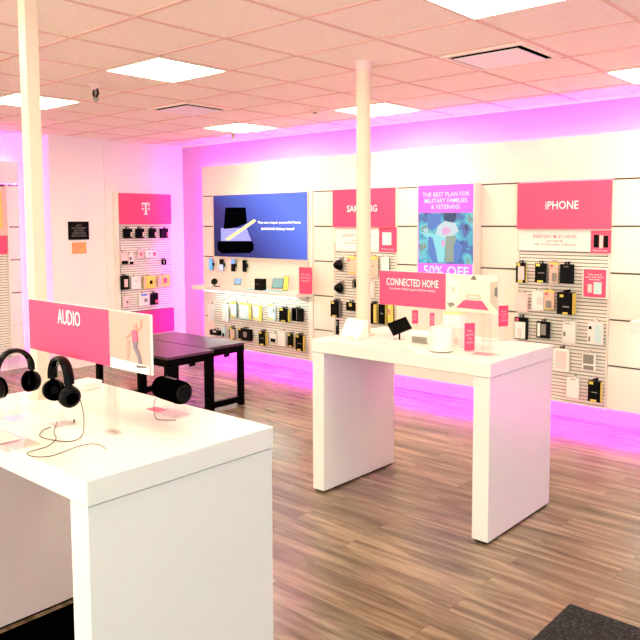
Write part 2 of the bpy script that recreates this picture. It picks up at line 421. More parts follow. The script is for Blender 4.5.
def promo_strip(px, cardpx, label, clabel, l1, l2, c1, c2, w1, w2, phones):
    (xa, z1), (xb, z0) = W(px[0], px[1], .012), W(px[2], px[3], .012)
    t = thing('promo_strip', label, 'sign', ((xa+xb)/2, YP, z0))
    MB().box(xa, YP-.012, z0, xb, YP-.0045, z1).build('strip_board', M['paper'], t)
    x, z = W(*c1, .012); h = .03
    lettering(l1, w1, h, (x, YP-.013, z), M['pinkink'], t, bold=.003)
    x, z = W(*c2, .012)
    lettering(l2, w2, .052, (x, YP-.013, z), M['ink'], t)
    (xa, z1), (xb, z0) = W(cardpx[0], cardpx[1], .016), W(cardpx[2], cardpx[3], .016)
    t = thing('promo_card', clabel, 'sign', ((xa+xb)/2, YP, z0))
    MB().box(xa, YP-.016, z0, xb, YP-.0125, z1).build('card', M['pink'], t)
    wd = xb-xa; ht = z1-z0
    for (a0, b0, a1, b1, mm) in phones:
        MB().box(xa+wd*a0, YP-.019, z0+ht*b0, xa+wd*a1, YP-.016, z0+ht*b1).build('phone_picture', M[mm], t, bevel=.001)
    lettering('2 for $60', wd*.7, ht*.06, ((xa+xb)/2, YP-.017, z0+ht*.93), M['ink'], t)
    lettering('Phone case', wd*.7, ht*.07, ((xa+xb)/2, YP-.017, z0+ht*.12), M['whiteink'], t)
promo_strip((336, 228.5, 379, 251.3), (379, 227.5, 396.3, 252.2), 'white EVERYDAY MUST-HAVES strip under the SAMSUNG sign', 'small pink promotion card with white case under the SAMSUNG sign',
            'EVERYDAY MUST-HAVES', 'Less than $5\nwith the Essentials Collection', (357, 235.5), (357, 241.5), .40, .37,
            [(.2, .28, .72, .8, 'paper')])
promo_strip((519, 230.5, 591, 252), (591, 230.5, 610.5, 253.5), 'white EVERYDAY MUST-HAVES strip under the iPHONE sign', 'small pink promotion card with dark phones under the iPHONE sign',
            'EVERYDAY MUST-HAVES', 'Less than $5\nwith the Essentials Collection', (554.5, 236.5), (554.5, 242.5), .39, .38,
            [(.15, .25, .42, .82, 'black'), (.44, .22, .62, .8, 'blush'), (.64, .25, .88, .78, 'black')])
# rail lines above slats
# pink information card on slats
(xa, z1), (xb, z0) = W(582.6, 267.5, .03), W(607, 299.5, .03)
t = thing('promo_card', 'pink information card in white frame hanging on the iPHONE slatwall', 'sign', ((xa+xb)/2, YP, z0))
MB().box(xa, YP-.03, z0, xb, YP-.0045, z1).build('card_frame', M['paper'], t, bevel=.001)
e_ = .012
MB().box(xa+e_, YP-.032, z0+e_, xb-e_, YP-.0302, z1-e_).build('card', M['pink'], t)
lettering('ACCESSORIES', .12, .012, ((xa+xb)/2, YP-.033, z1-.03), M['ink'], t)
lettering('Take care of\nyour new phone\nwith these', .155, .055, ((xa+xb)/2, YP-.033, z1-.075), M['whiteink'], t)
MB().box(xa+.05, YP-.036, z0+.05, xa+.085, YP-.032, z0+.12).build('product_picture', M['blush'], t)
MB().box(xa+.1, YP-.036, z0+.04, xa+.165, YP-.032, z0+.14).build('product_picture', M['teal'], t)

# ------------------------------------------------------------------ Note poster (light box)
(xa, z1), (xb, z0) = (W(213.5, 195.5, .03)[0], W(213.5, 195.8, .03)[1]), (W(308, 259.5, .03)[0], W(308, 260, .03)[1])
xb = min(xb, -5.592)
pm = mat('backlit_blue_print', (.1, .15, .6), .4)
N, L, b = nodes_of(pm)
tc = N.new('ShaderNodeTexCoord'); gr = N.new('ShaderNodeSeparateXYZ'); L.new(tc.outputs['Generated'], gr.inputs[0])
m1 = N.new('ShaderNodeMath'); m1.operation = 'MULTIPLY_ADD'; m1.inputs[1].default_value = .45; L.new(gr.outputs['Z'], m1.inputs[0])
m2 = N.new('ShaderNodeMath'); m2.operation = 'MULTIPLY'; m2.inputs[1].default_value = .75; L.new(gr.outputs['X'], m2.inputs[0]); L.new(m2.outputs[0], m1.inputs[2])
r = N.new('ShaderNodeValToRGB'); r.color_ramp.elements[0].color = (.008, .008, .03, 1); r.color_ramp.elements[1].color = (.13, .22, .95, 1)
r.color_ramp.elements[1].position = .95; r.color_ramp.elements.new(.4).color = (.03, .035, .2, 1)
L.new(m1.outputs[0], r.inputs['Fac']); L.new(r.outputs['Color'], b.inputs['Emission Color']); b.inputs['Emission Strength'].default_value = .75
b.inputs['Base Color'].default_value = (.01, .01, .03, 1); b.inputs['Specular IOR Level'].default_value = .15
t = thing('light_box_poster', 'large blue backlit poster with black phone and gold pen, left on back wall', 'poster', ((xa+xb)/2, YP, z0))
MB().box(xa-.012, YP-.03, z0-.012, xb+.001, YP-.0005, z1+.012).build('frame', M['panel'], t, bevel=.002)
MB().box(xa, YP-.033, z0, xb, YP-.0305, z1).build('print', pm, t)
def PW(u, v): x, z = W(u, v, .034); return (x, YP-.034, z)
def flatshape(pts, nm, mt, parent, d=.003, fn=PW):
    P = [Vector(fn(*q)) for q in pts]
    return MB().prism(P, (0, -d, 0)).build(nm, mt, parent)
lav = mat('lavender_screen_print', (.02, .02, .05), .4, emit=(.33, .33, .75), es=.8)
blk = mat('black_print', (.001, .001, .002), .7, spec=0)
gld = mat('gold_print', (.5, .4, .15), .4, emit=(.75, .62, .25), es=.8)
flatshape([(221, 228), (246.5, 228), (251.5, 241), (221, 241)], 'phone_screen_picture', lav, t, .001)
flatshape([(225.5, 207.5), (245.7, 207.5), (247, 223), (235, 228), (223.8, 229)], 'phone_picture', blk, t, .002)
P = [(219, 241), (252, 241), (253.8, 244), (253.5, 250), (250, 253), (222, 253.5), (218, 250), (217.5, 244)]
flatshape(P, 'phone_picture', blk, t, .004)
flatshape([(225.5, 239), (254, 219.3), (256, 220.5), (254.5, 222.5), (229, 240.5)], 'pen_picture', gld, t, .006)
x, z = W(278.5, 222.7, .034); lettering('The new super powerful Note', .70, .036, (x, YP-.035, z), mat('white_backlit_print', (.9, .9, .9), .5, emit=(1, 1, 1), es=1.2), t)
x, z = W(277.5, 229.2, .034); lettering('SAMSUNG Galaxy Note9', .54, .036, (x, YP-.035, z), MATS['white_backlit_print'], t)

# ------------------------------------------------------------------ pink screen
DS = .13
xa, xb, z1 = -4.045, -3.43, 2.085; z0 = 1.12
t = thing('digital_display', 'tall lit screen with pink bands advertising 50% OFF for military families', 'screen', ((xa+xb)/2, YP, z0))
MB().box(xa-.006, YP-DS, z0, xb+.006, YP-.0005, z1+.01).build('housing', M['panel'], t, bevel=.003)
def scr(nm, col, s): return mat(nm, (.02, .02, .02), .3, emit=col, es=s)
sp = scr('screen_pink', (1.0, .16, .95), .62)
SY_ = YP-DS
MB().box(xa+.006, SY_-.003, z0+.004, xb-.006, SY_-.0005, z1).build('screen', sp, t)
def S(u, v): q = on(u, v, 'y', SY_-.004); return (q.x, q.y, q.z)
ph = scr('screen_photo', (.3, .8, .9), .5)
N, L, b = nodes_of(ph)
tc = N.new('ShaderNodeTexCoord'); vo = N.new('ShaderNodeTexNoise'); vo.inputs['Scale'].default_value = 7; vo.inputs['Detail'].default_value = 6
r = N.new('ShaderNodeValToRGB'); r.color_ramp.interpolation = 'CONSTANT'
cols = [(0, (.02, .05, .16)), (.36, (.10, .20, .55)), (.45, (.10, .55, .75)), (.52, (.2, .75, .85)), (.60, (.25, .42, .35)), (.66, (.55, .9, .95))]
el = r.color_ramp.elements; el[0].color = (*cols[0][1], 1); el[1].position = cols[1][0]; el[1].color = (*cols[1][1], 1)
for p_, c_ in cols[2:]: el.new(p_).color = (*c_, 1)
L.new(tc.outputs['Object'], vo.inputs['Vector']); L.new(vo.outputs['Fac'], r.inputs['Fac']); L.new(r.outputs['Color'], b.inputs['Emission Color'])
def sshape(pts, nm, mt, d): 
    return MB().prism([S(*q) for q in pts], (0, -d, 0)).build(nm, mt, t)
sshape([(418.6, 213), (473, 212.5), (473, 264.5), (418.6, 263)], 'photo_picture', ph, .001)
aq = scr('screen_aqua', (.35, .95, 1.0), .5); nv = scr('screen_navy', (.03, .07, .2), .5); bl = scr('screen_blue', (.12, .28, .75), .5)
fl_ = scr('screen_face', (1, .5, .85), .5); lt = scr('screen_light', (.75, .9, .95), .5); gn = scr('screen_camo', (.38, .48, .38), .5)
# couple: capped figure in navy cap, light uniform; partner with light hair
sshape([(443, 213), (456.5, 213), (455.5, 221), (451, 223), (444, 220)], 'hair_picture', nv, .002)
sshape([(427, 214), (441, 213.5), (441, 223), (432, 231), (428, 228)], 'cap_picture', bl, .002)
sshape([(438, 226), (445, 221), (455, 223), (459, 231), (452, 236), (444, 238), (436, 234)], 'hair_picture', lt, .003)
sshape([(442, 230), (446, 226), (451, 230), (449, 234), (443, 235)], 'face_picture', fl_, .004)
sshape([(420, 232), (436, 234), (446, 238), (444, 262), (438, 262), (436, 248), (430, 246), (428, 238)], 'arm_picture', aq, .003)
sshape([(446, 236), (456, 236), (455, 262), (445, 262)], 'jacket_picture', gn, .004)
sshape([(457, 238), (463, 246), (461, 256), (457, 264), (454, 262), (454, 246)], 'sleeve_picture', bl, .005)
sshape([(429, 236), (433, 238), (436, 252), (438, 263), (433, 263), (428, 252)], 'sleeve_picture', bl, .005)
sshape([(441.5, 240.5), (445, 240), (445, 246), (442, 247)], 'hand_picture', fl_, .006)
tx = scr('screen_text', (.6, .95, 1.0), .65)
def st(s_, c, w_px, h_px, **k):
    a, b_ = Vector(S(c[0]-w_px/2, c[1])), Vector(S(c[0]+w_px/2, c[1])); z_ = Vector(S(c[0], c[1]-h_px/2)).z-Vector(S(c[0], c[1]+h_px/2)).z
    lettering(s_, b_.x-a.x, z_, (a+b_)/2+Vector((0, -.001, 0)), tx, t, bold=.008, **k)
st('THE BEST PLAN FOR\nMILITARY FAMILIES\n& VETERANS', (446, 200.5), 47, 17)
st('50% OFF', (446, 271), 45, 10)

# ------------------------------------------------------------------ long shelf and phones
(sx0, sx1, sz1, sd) = (-7.36, -5.535, .952, .275)
t = thing('wall_shelf', 'long cream shelf under the blue Note poster', 'shelf', ((sx0+sx1)/2, YP, .9))
MB().box(sx0, YP-sd, sz1-.05, sx1, YP-.001, sz1).build('board', M['white'], t, bevel=.004)
MB().box(-7.2, YP-.2, sz1-.062, -5.62, YP-.17, sz1-.051).build('under_light', M['shelfled'], t)
for x in (-7.22, -5.64): MB().prism([(x, YP-.005, sz1-.051), (x, YP-.2, sz1-.051), (x, YP-.005, sz1-.12)], (.012, 0, 0)).build('bracket', M['slat'], t)
t = thing('wall_shelf', 'white shelf cut off by the right edge of the photo', 'shelf', (-1.4, YP, .9))
MB().box(-1.945, YP-.33, .872, -.9, YP-.001, .965).build('board', M['white'], t, bevel=.006)
MB().box(-1.9, YP-.2, .86, -.95, YP-.17, .8715).build('under_light', M['shelfled'], t)

SZ = sz1
def shelf_pt(u, v): q = on(u, v, 'z', SZ); return q
# four phones mounted on the wall board
for k, (u0, v0, u1, v1, cm, lab) in enumerate(((208.8, 258.5, 212.6, 270, 'blue', 'blue phone on wall mount, leftmost of four under the Note poster'),
        (219.2, 259, 223.4, 271, 'grey', 'grey and black phone on wall mount, second of four under the Note poster'),
        (230.8, 259, 235, 271.7, 'black', 'black phone with blue top of screen on wall mount, third of four'),
        (242.2, 260, 246.2, 272, 'black', 'all black phone on wall mount, rightmost of four under the Note poster'))):
    (xa, z1), (xb, z0) = W(u0, v0, .05), W(u1, v1, .05)
    t = thing('display_phone', lab, 'phone', ((xa+xb)/2, YP, z0), 0, 'phones mounted under the Note poster')
    MB().box(xa, YP-.05, z0, xb, YP-.042, z1).build('body', M['black'], t, bevel=.003)
    e_ = .004
    zz = z0+e_ if k in (0, 1) else z0+(z1-z0)*.62
    if k < 3: MB().box(xa+e_, YP-.0515, zz if k != 1 else z0+e_, xb-e_, YP-.0502, z1-e_ if k != 1 else z0+(z1-z0)*.55).build('screen', mat('phone_screen_%d' % k, (.02, .02, .03), .2, emit=((.15, .45, 1), (.6, .6, .9), (.2, .4, .9))[k], es=.8), t)
    MB().box((xa+xb)/2-.012, YP-.042, (z0+z1)/2-.02, (xa+xb)/2+.012, YP-.0005, (z0+z1)/2+.02).build('mount', M['black'], t)

def place(nm, lab, cat, u, v, z, rz=0, group=None):
    q = on(u, v, 'z', z); t = thing(nm, lab, cat, (q.x, q.y, z), rz, group); ORG[t.name] = Vector((0, 0, 0)); return t
# round smart speaker / dark disc on a stand
t = place('watch_display', 'black round gadget on a thin stand at the left end of the long shelf', 'gadget', 216, 286.3, SZ+.0005, -.2)
MB().box(-.05, -.03, 0, .06, .03, .008).build('base', M['black'], t, bevel=.003, local=True)
MB().lathe([(.03, -.006), (.042, -.004), (.042, .004), (.03, .006)], (-.04, 0, .055), (1, -.8, .5), 24).build('dial', M['black'], t, smooth=True, local=True)
MB().tube([(-.03, 0, .005), (-.045, .005, .05)], .006).build('stem', M['black'], t, local=True)
def tablet_stand(u, v, lab, w_, h_, tilt, rz, scr_mt, z=SZ, name='display_tablet', cat='tablet', lift=.05, base='paper', group=None):
    t = place(name, lab, cat, u, v, z+.0005, rz, group)
    MB().lathe([(.035, 0), (.035, .004), (.012, .008), (.008, lift)], (0, 0, 0)).build('stand', M[base], t, smooth=True, local=True)
    c, s_ = math.cos(tilt), math.sin(tilt)
    o = MB().box(-w_/2, -.004, -h_/2, w_/2, .004, h_/2).build('body', M['black'], t, bevel=.003, local=True)
    o.location = (0, 0, lift+h_/2*c*.6); o.rotation_euler = (-tilt, 0, 0)
    o2 = MB().box(-w_/2+.005, -.0052, -h_/2+.005, w_/2-.005, -.0042, h_/2-.005).build('screen', scr_mt, o, local=True)
    return t
tablet_stand(238, 288.2, 'small tilted phone with pale blue screen, second on the long shelf', .085, .10, .8, .7, mat('screen_pale_blue', (.1, .1, .1), .2, emit=(.2, .42, .7), es=.7, spec=.05), lift=.06)
t = place('speaker_box', 'black square box standing in the middle of the long shelf', 'box', 260.5, 290.2, SZ+.0005, 0)
MB().box(-.07, -.03, 0, .07, .03, .135).build('box_body', M['black'], t, bevel=.003, local=True)
lettering('SAMSUNG', .05, .012, (-.025, -.0312, .07), M['grey'], t, local=True)
tablet_stand(278, 291.4, 'tilted phone with teal screen, right of the black square box', .13, .14, .7, .6, mat('screen_teal', (.1, .1, .1), .2, emit=(.05, .3, .28), es=.7, spec=.05), lift=.06)
tablet_stand(286, 292, 'slim yellow-backed phone tilted beside the teal phone', .06, .17, .35, .5, M['yellow'], lift=.05)
t = MB().box(*W(248, 288, .2)[:1], YP-.24, SZ+.0005, W(284, 288, .2)[0], YP-.18, SZ+.006).build('shelf_mat', mat('cyan_strip', (.12, .75, .85), .4), bevel=.002)
tag(t, 'thin cyan strip lying along the front of the long shelf', 'strip')
(xa, z1), (xb, z0) = W(299, 267, .2), W(312, 290, .2)
t = thing('promo_card', 'pink leaflet standing at the right end of the long shelf', 'sign', ((xa+xb)/2, YP-.2, SZ))
MB().box(xa, YP-.2, SZ+.001, xb, YP-.196, z1).build('card', M['pink'], t)
MB().box(xa+.005, YP-.23, SZ+.0005, xb-.005, YP-.17, SZ+.0012).build('foot', M['acrylic'], t)
lettering('Get a free\nphone with\nevery line', (xb-xa)*.75, .1, ((xa+xb)/2, YP-.201, (z1+SZ)/2+.03), mat('pale_pink_ink', (.95, .6, .65), .6), t)

# ------------------------------------------------------------------ packages on slat hooks
class Frame:
    """a wall face: u runs to the viewer's right, n out of the wall"""
    def __init__(s, kind, pos): s.kind, s.pos = kind, pos
    def px(s, u, v, d):
        if s.kind == 'back': q = on(u, v, 'y', s.pos-d); return q.x, q.z
        q = on(u, v, 'x', s.pos+d); return q.y, q.z
    def P(s, u, n, z): return (u, s.pos-n, z) if s.kind == 'back' else (s.pos+n, u, z)
    def right(s): return (1, 0, 0) if s.kind == 'back' else (0, 1, 0)
    def box(s, mb, u0, n0, z0, u1, n1, z1):
        a, b_ = s.P(u0, n0, z0), s.P(u1, n1, z1); return mb.box(*a, *b_)
BACK = Frame('back', YP)
LEFT = Frame('left', XL+.055)
HOOKG = {'S': 'hooks under the SAMSUNG sign', 'I': 'hooks under the iPHONE sign', 'N': 'hooks under the long shelf', 'T': 'hooks under the T sign'}
WHERE = {'S': 'under the SAMSUNG sign', 'I': 'under the iPHONE sign', 'N': 'below the long shelf', 'T': 'under the T sign'}
def hook(fr, u, z, ln, bay, what):
    o = MB().tube([fr.P(u, .0015, z), fr.P(u, ln, z), fr.P(u, ln+.004, z+.012)], .0022, 6)
    o = o.box(*fr.P(u-.012, .0008, z-.012), *fr.P(u+.012, .002, z+.012)).build('display_hook', M['steel'])
    tag(o, 'thin metal hook holding the %s' % what, 'hook', HOOKG[bay])
def pack(fr, bay, px, lab, body='black', patches=(), n=1, side=None, depth=.015, tab=None, short=None, group=None, out=None):
    """carded product; patches = (u0, v0, u1, v1, material, part name) in 0..1 of the front"""
    front = out if out else .02+(depth+.006)*n
    (ua, z1), (ub, z0) = fr.px(px[0], px[1], front), fr.px(px[2], px[3], front)
    uc = (ua+ub)/2; tabh = .02
    nm = 'product_package'
    t = thing(nm, lab, 'package', fr.P(uc, front, z0), 0, group or ('packages '+WHERE[bay]))
    bk = front-depth
    fr.box(MB(), ua, bk, z0, ub, front, z1).build('box_body', M[body], t, bevel=.002)
    # hang tab: a ring the hook passes through
    tb = MB(); nn = (bk+front)/2; a, b_ = uc-.018, uc+.018
    fr.box(tb, a, nn-.001, z1-.001, uc-.007, nn+.001, z1+tabh); fr.box(tb, uc+.007, nn-.001, z1-.001, b_, nn+.001, z1+tabh)
    fr.box(tb, uc-.007, nn-.001, z1+tabh-.006, uc+.007, nn+.001, z1+tabh)
    tb.build('hang_tab', M[tab or body], t)
    wd, ht = ub-ua, z1-z0
    for k, (p0, q0, p1, q1, mm, pn) in enumerate(patches):
        fr.box(MB(), ua+wd*p0, front+.0004+.0006*k, z0+ht*q0, ua+wd*p1, front+.0014+.0006*k, z0+ht*q1).build(pn, M[mm], t)
    if side: fr.box(MB(), ub, bk+.002, z0+.004, ub+.003, front-.002, z1-.004).build('side_strip', M[side], t)
    for k in range(1, n):
        c = copy_tree(t); off = Vector(fr.P(0, 0, 0))-Vector(fr.P(0, (depth+.006)*k, 0)); c.location = t.location+off
        c['label'] = ('%s hanging behind the %s' % (('next package', 'third package')[min(k-1, 1)], short))[:200]
    hook(fr, uc, z1+tabh-.0095, front+.02, bay, short)
    return t
TAG = lambda c='yellow': [(.08, .84, .42, .97, c, 'sticker'), (.22, .02, .7, .12, c, 'sticker')]
WIN = lambda c: [(.22, .14, .86, .82, c, 'window')]
# -- iPHONE bay
pack(BACK, 'I', (516, 262.5, 525.5, 283), 'black-framed case package with blush window, leftmost in top row under iPHONE sign', 'black', WIN('blush')+TAG(), side='yellow', short='black-framed blush package')
pack(BACK, 'I', (535, 263, 546.5, 283), 'solid black case package with yellow stickers, second in top row under iPHONE sign', 'black', TAG()+[(.25, .48, .8, .52, 'grey', 'print')], side='grey', short='second black package of the top iPHONE row')
pack(BACK, 'I', (549.5, 262.5, 558, 283.5), 'tan case package with yellow top, third in top row under iPHONE sign', 'tan', [(0, .9, 1, 1, 'yellow', 'top_band'), (.1, .78, .4, .9, 'pinkink', 'sticker'), (.3, .08, .85, .5, 'grey', 'window')], short='tan package of the top iPHONE row')
pack(BACK, 'I', (560, 264, 572, 284), 'plain black package, rightmost in top row under iPHONE sign', 'black', [(.3, .86, .7, .89, 'grey', 'print')], side='black', n=2, short='rightmost black package of the top row')
pack(BACK, 'I', (516, 293, 527.5, 312), 'pale pink package, leftmost in second row under iPHONE sign', 'blush', [(.1, .1, .9, .9, 'blush', 'window')], short='leftmost pale pink package')
pack(BACK, 'I', (532, 291, 543, 310.5), 'white and pink package, second in second row under iPHONE sign', 'paper', [(.45, .3, .95, .7, 'blush', 'print')], short='white and pink package')
pack(BACK, 'I', (544, 290, 554, 310), 'tan package with yellow top, third in second row under iPHONE sign', 'tan', [(0, .9, 1, 1, 'yellow', 'top_band'), (.1, .74, .4, .88, 'pinkink', 'sticker'), (.2, .08, .75, .46, 'grey', 'window'), (0, 0, 1, .05, 'yellow', 'bottom_band')], short='tan package of the second row')
pack(BACK, 'I', (557, 292, 572, 315), 'large black package with yellow edges, rightmost in second row under iPHONE sign', 'black', [(.18, .78, .42, .9, 'yellow', 'sticker'), (.38, .32, .8, .38, 'grey', 'print'), (.4, .01, .72, .1, 'yellow', 'sticker')], side='yellow', n=3, depth=.02, short='large black yellow-edged package')
pack(BACK, 'I', (514.5, 317, 526.5, 340), 'black-edged package with white front and pink sticker, leftmost in third row under iPHONE sign', 'black', [(.03, .04, .88, .8, 'paper', 'card'), (.1, .84, .35, .96, 'pinkink', 'sticker'), (.25, .1, .6, .5, 'blush', 'print')], depth=.03, short='white-fronted black-edged package')
pack(BACK, 'I', (536.5, 321, 549, 339), 'black package with slanted grey gadget, second in third row under iPHONE sign', 'black', [(.08, .1, .3, .9, 'paper', 'card'), (.35, .2, .75, .85, 'grey', 'gadget')], depth=.025, short='package with slanted grey gadget')
pack(BACK, 'I', (562.5, 321, 575, 343.5), 'tall white box, third in third row under iPHONE sign', 'paper', [(.1, .3, .25, .5, 'ink', 'print'), (.2, .88, .6, .91, 'ink', 'print')], depth=.03, short='tall white box')
pack(BACK, 'I', (587.5, 322, 602, 345.5), 'white box with a black dot, rightmost in third row under iPHONE sign', 'paper', [(.1, .68, .28, .82, 'black', 'dot'), (.1, .12, .2, .35, 'ink', 'print'), (.5, .1, .93, .9, 'teal', 'window')], depth=.03, short='white box with black dot')
pack(BACK, 'I', (553.5, 348, 568.5, 372.5), 'white-framed package with lilac window, left in fourth row under iPHONE sign', 'paper', [(.16, .12, .84, .9, 'blush', 'window'), (.1, .3, .6, .36, 'teal', 'print')], depth=.03, tab='black', short='white-framed lilac package')
pack(BACK, 'I', (582, 353, 595, 371.5), 'white package with two grey windows, right in fourth row under iPHONE sign', 'paper', [(.1, .4, .88, .95, 'grey', 'window'), (.14, .05, .88, .3, 'grey', 'window')], depth=.012, short='package with two grey windows')
pack(BACK, 'I', (566.5, 377, 578.5, 399), 'plain white box, left in bottom row under iPHONE sign', 'paper', [(.3, .9, .7, .93, 'ink', 'print')], depth=.03, short='plain white box of the bottom row')
pack(BACK, 'I', (588, 380.5, 600, 403), 'black package with yellow edge, right in bottom row under iPHONE sign', 'black', TAG()+[(.3, .45, .75, .49, 'grey', 'print')], side='yellow', n=2, short='black package of the bottom row')
# -- SAMSUNG bay
def mount(px, bay, lab, short):
    (ua, z1), (ub, z0) = BACK.px(px[0], px[1], .08), BACK.px(px[2], px[3], .08)
    uc, zc = (ua+ub)/2, (z0+z1)/2; t = thing('car_mount', lab, 'phone mount', (uc, YP-.06, z0), 0, 'black phone mounts on the SAMSUNG slatwall')
    h = (z1-z0)/2
    MB().box(uc+.005, YP-.03, z0, uc+.055, YP-.015, z1).build('card', M['grey'], t, bevel=.001)
    MB().lathe([(h*.55, .0), (h*.8, .015), (h*.75, .04), (h*.5, .07), (h*.35, .085)], (uc+.03, YP-.031, zc), (-.3, -1, 0), 20).build('cup', M['black'], t, smooth=True)
    hook(BACK, uc+.03, z1+.005, .06, bay, short)
mount((331, 258, 341, 272), 'S', 'black round cup mount, upper one at left edge under SAMSUNG sign', 'upper black cup mount')
mount((331, 281, 342, 295), 'S', 'black round cup mount, lower one at left edge under SAMSUNG sign', 'lower black cup mount')
pack(BACK, 'S', (347.5, 256.5, 357, 276), 'tan package with yellow top, left of the round pole under SAMSUNG sign', 'tan', [(0, .88, 1, 1, 'yellow', 'top_band'), (.05, .74, .25, .88, 'pinkink', 'sticker'), (.1, .12, .85, .2, 'gold', 'print')], short='tan package left of the pole')
pack(BACK, 'S', (368, 256.5, 378, 277), 'tan package with yellow top, right of the round pole under SAMSUNG sign', 'tan', [(0, .88, 1, 1, 'yellow', 'top_band'), (.4, .5, .6, .55, 'ink', 'print')], side='grey', short='tan package right of the pole')
pack(BACK, 'S', (381, 257, 389, 270.5), 'white package with dark edge right of the tan ones under SAMSUNG sign', 'paper', [(.4, .4, .6, .6, 'blush', 'print')], side='black', short='white dark-edged package')
pack(BACK, 'S', (366, 281, 374, 297), 'pale pink package in the second row behind the round pole', 'blush', [(.2, .3, .8, .8, 'paper', 'window')], short='pale pink package behind the pole')
pack(BACK, 'S', (352, 281, 357, 288), 'small black gadget package left of the pole in the second row', 'black', [(.1, .1, .4, .9, 'grey', 'print')], short='small black gadget package')
pack(BACK, 'S', (330.5, 301, 339, 317.5), 'black package with gold stickers, leftmost in third row under SAMSUNG sign', 'black', TAG('gold'), n=3, side='grey', short='leftmost black gold-sticker package')
pack(BACK, 'S', (346, 302, 355.5, 311), 'short black package with gold sticker left of the pole in third row', 'black', [(.3, .5, .6, .9, 'gold', 'sticker')], side='gold', short='short black package')
pack(BACK, 'S', (370.5, 303, 376, 324), 'black package with gold edge just right of the pole in third row', 'black', [(.55, .05, 1, .95, 'gold', 'print')], n=2, side='gold', short='gold-edged package by the pole')
pack(BACK, 'S', (378.5, 304, 385, 324.5), 'narrow black package in the middle right of the pole in third row', 'black', [(.3, .5, .7, .56, 'grey', 'print')], side='yellow', n=2, short='narrow black package')
pack(BACK, 'S', (388, 304, 393, 322), 'yellow-fronted package, rightmost in third row under SAMSUNG sign', 'yellow', [(.5, .1, .9, .9, 'gold', 'print'), (.1, .4, .4, .7, 'pinkink', 'print')], side='black', short='yellow-fronted package')
# -- bay under the long shelf
NP = dict(bay='N')
def npk(px, lab, body, patches=(), **k): return pack(BACK, 'N', px, lab, body, patches, **k)
npk((207.5, 304, 213, 321), 'pale cream package, leftmost in upper row below the long shelf', 'paper', [(.7, .1, .85, .9, 'teal', 'print')], short='pale cream package')
npk((222, 304, 228, 322), 'pale package with thin teal line, second in upper row below the long shelf', 'paper', [(.5, .1, .72, .9, 'teal', 'print')], short='pale package with teal line')
npk((230.8, 301.5, 236.5, 318), 'white package with yellow top and bottom, third in upper row below the long shelf', 'teal', [(0, .86, 1, 1, 'yellow', 'top_band'), (0, .02, .8, .14, 'yellow', 'bottom_band'), (.1, .2, .7, .8, 'paper', 'window')], side='black', short='third white-yellow package')
npk((239.3, 302.5, 250.5, 320), 'wide white package with yellow frame, fourth in upper row below the long shelf', 'teal', [(0, .88, 1, 1, 'yellow', 'top_band'), (.84, 0, 1, .9, 'yellow', 'side_band'), (.12, .1, .5, .8, 'paper', 'window')], side='yellow', short='wide yellow-framed package')
npk((253, 303.5, 261, 321.5), 'white package with yellow right band, fifth in upper row below the long shelf', 'paper', [(0, .86, .7, .96, 'yellow', 'top_band'), (.72, 0, 1, .95, 'yellow', 'side_band'), (0, .1, .6, .2, 'yellow', 'bottom_band')], side='yellow', short='fifth package with yellow band')
npk((268, 304, 275, 321), 'white package with small dark mark, sixth in upper row below the long shelf', 'teal', [(0, .88, .8, 1, 'yellow', 'top_band'), (.1, .08, .7, .18, 'yellow', 'bottom_band'), (.7, .5, .95, .75, 'grey', 'print')], short='sixth package with dark mark')
npk((279, 308, 288, 322.5), 'black package with yellow tags, seventh in upper row below the long shelf', 'black', TAG(), side='yellow', n=2, short='seventh black package')
npk((291.5, 308, 301.5, 322), 'black package with grey window, rightmost in upper row below the long shelf', 'black', [(.15, .15, .55, .85, 'blackm', 'window'), (.5, .1, .55, .95, 'grey', 'print')], side='black', n=2, short='rightmost black package of the upper row')
npk((209.5, 329.5, 219, 336), 'low black package of curved gadgets, leftmost in lower row below the long shelf', 'black', [(.35, .6, .7, .9, 'paper', 'print')], depth=.04, short='low black gadget package')
npk((221.5, 327, 225, 337), 'narrow teal and dark clip package, second in lower row below the long shelf', 'teal', [(.2, 0, .8, .4, 'black', 'clip')], short='narrow teal clip package')
npk((228.5, 327, 235, 339.5), 'black package with tan window and yellow stickers, third in lower row below shelf', 'black', [(.2, .1, .95, .88, 'tan', 'window'), (.1, .84, .5, .98, 'yellow', 'sticker'), (.2, 0, .7, .12, 'yellow', 'sticker')], side='grey', short='package with tan window')
npk((238, 328, 250.5, 341.5), 'wide black package with grey emblem, fourth in lower row below the long shelf', 'black', [(.42, .3, .7, .75, 'grey', 'emblem'), (.02, .86, .2, 1, 'yellow', 'sticker'), (.05, .02, .25, .12, 'yellow', 'sticker')], n=2, side='black', short='wide black package')
npk((258.5, 331, 265.5, 346), 'black package with wide yellow edge, fifth in lower row below the long shelf', 'black', TAG()+[(.3, .5, .8, .54, 'grey', 'print')], side='yellow', n=2, short='fifth black yellow-edged package')
npk((270, 333.5, 276, 343.5), 'small dark and white gadget package, sixth in lower row below the long shelf', 'paper', [(.1, .1, .9, .5, 'black', 'gadget')], short='small dark and white package')
npk((277.5, 331, 285, 346.5), 'plain white box in lower row below the long shelf', 'paper', [(.3, .9, .7, .94, 'blush', 'print')], depth=.02, short='plain white box below the long shelf')
npk((287.5, 333.5, 293.5, 347.5), 'black package with yellow sticker, eighth in lower row below the long shelf', 'black', TAG(), side='gold', short='eighth black package')
npk((295.5, 334.5, 303, 351.5), 'black package with yellow edge, rightmost in lower row below the long shelf', 'black', TAG()+[(.3, .45, .75, .49, 'grey', 'print')], side='yellow', n=2, short='rightmost black package of the lower row')

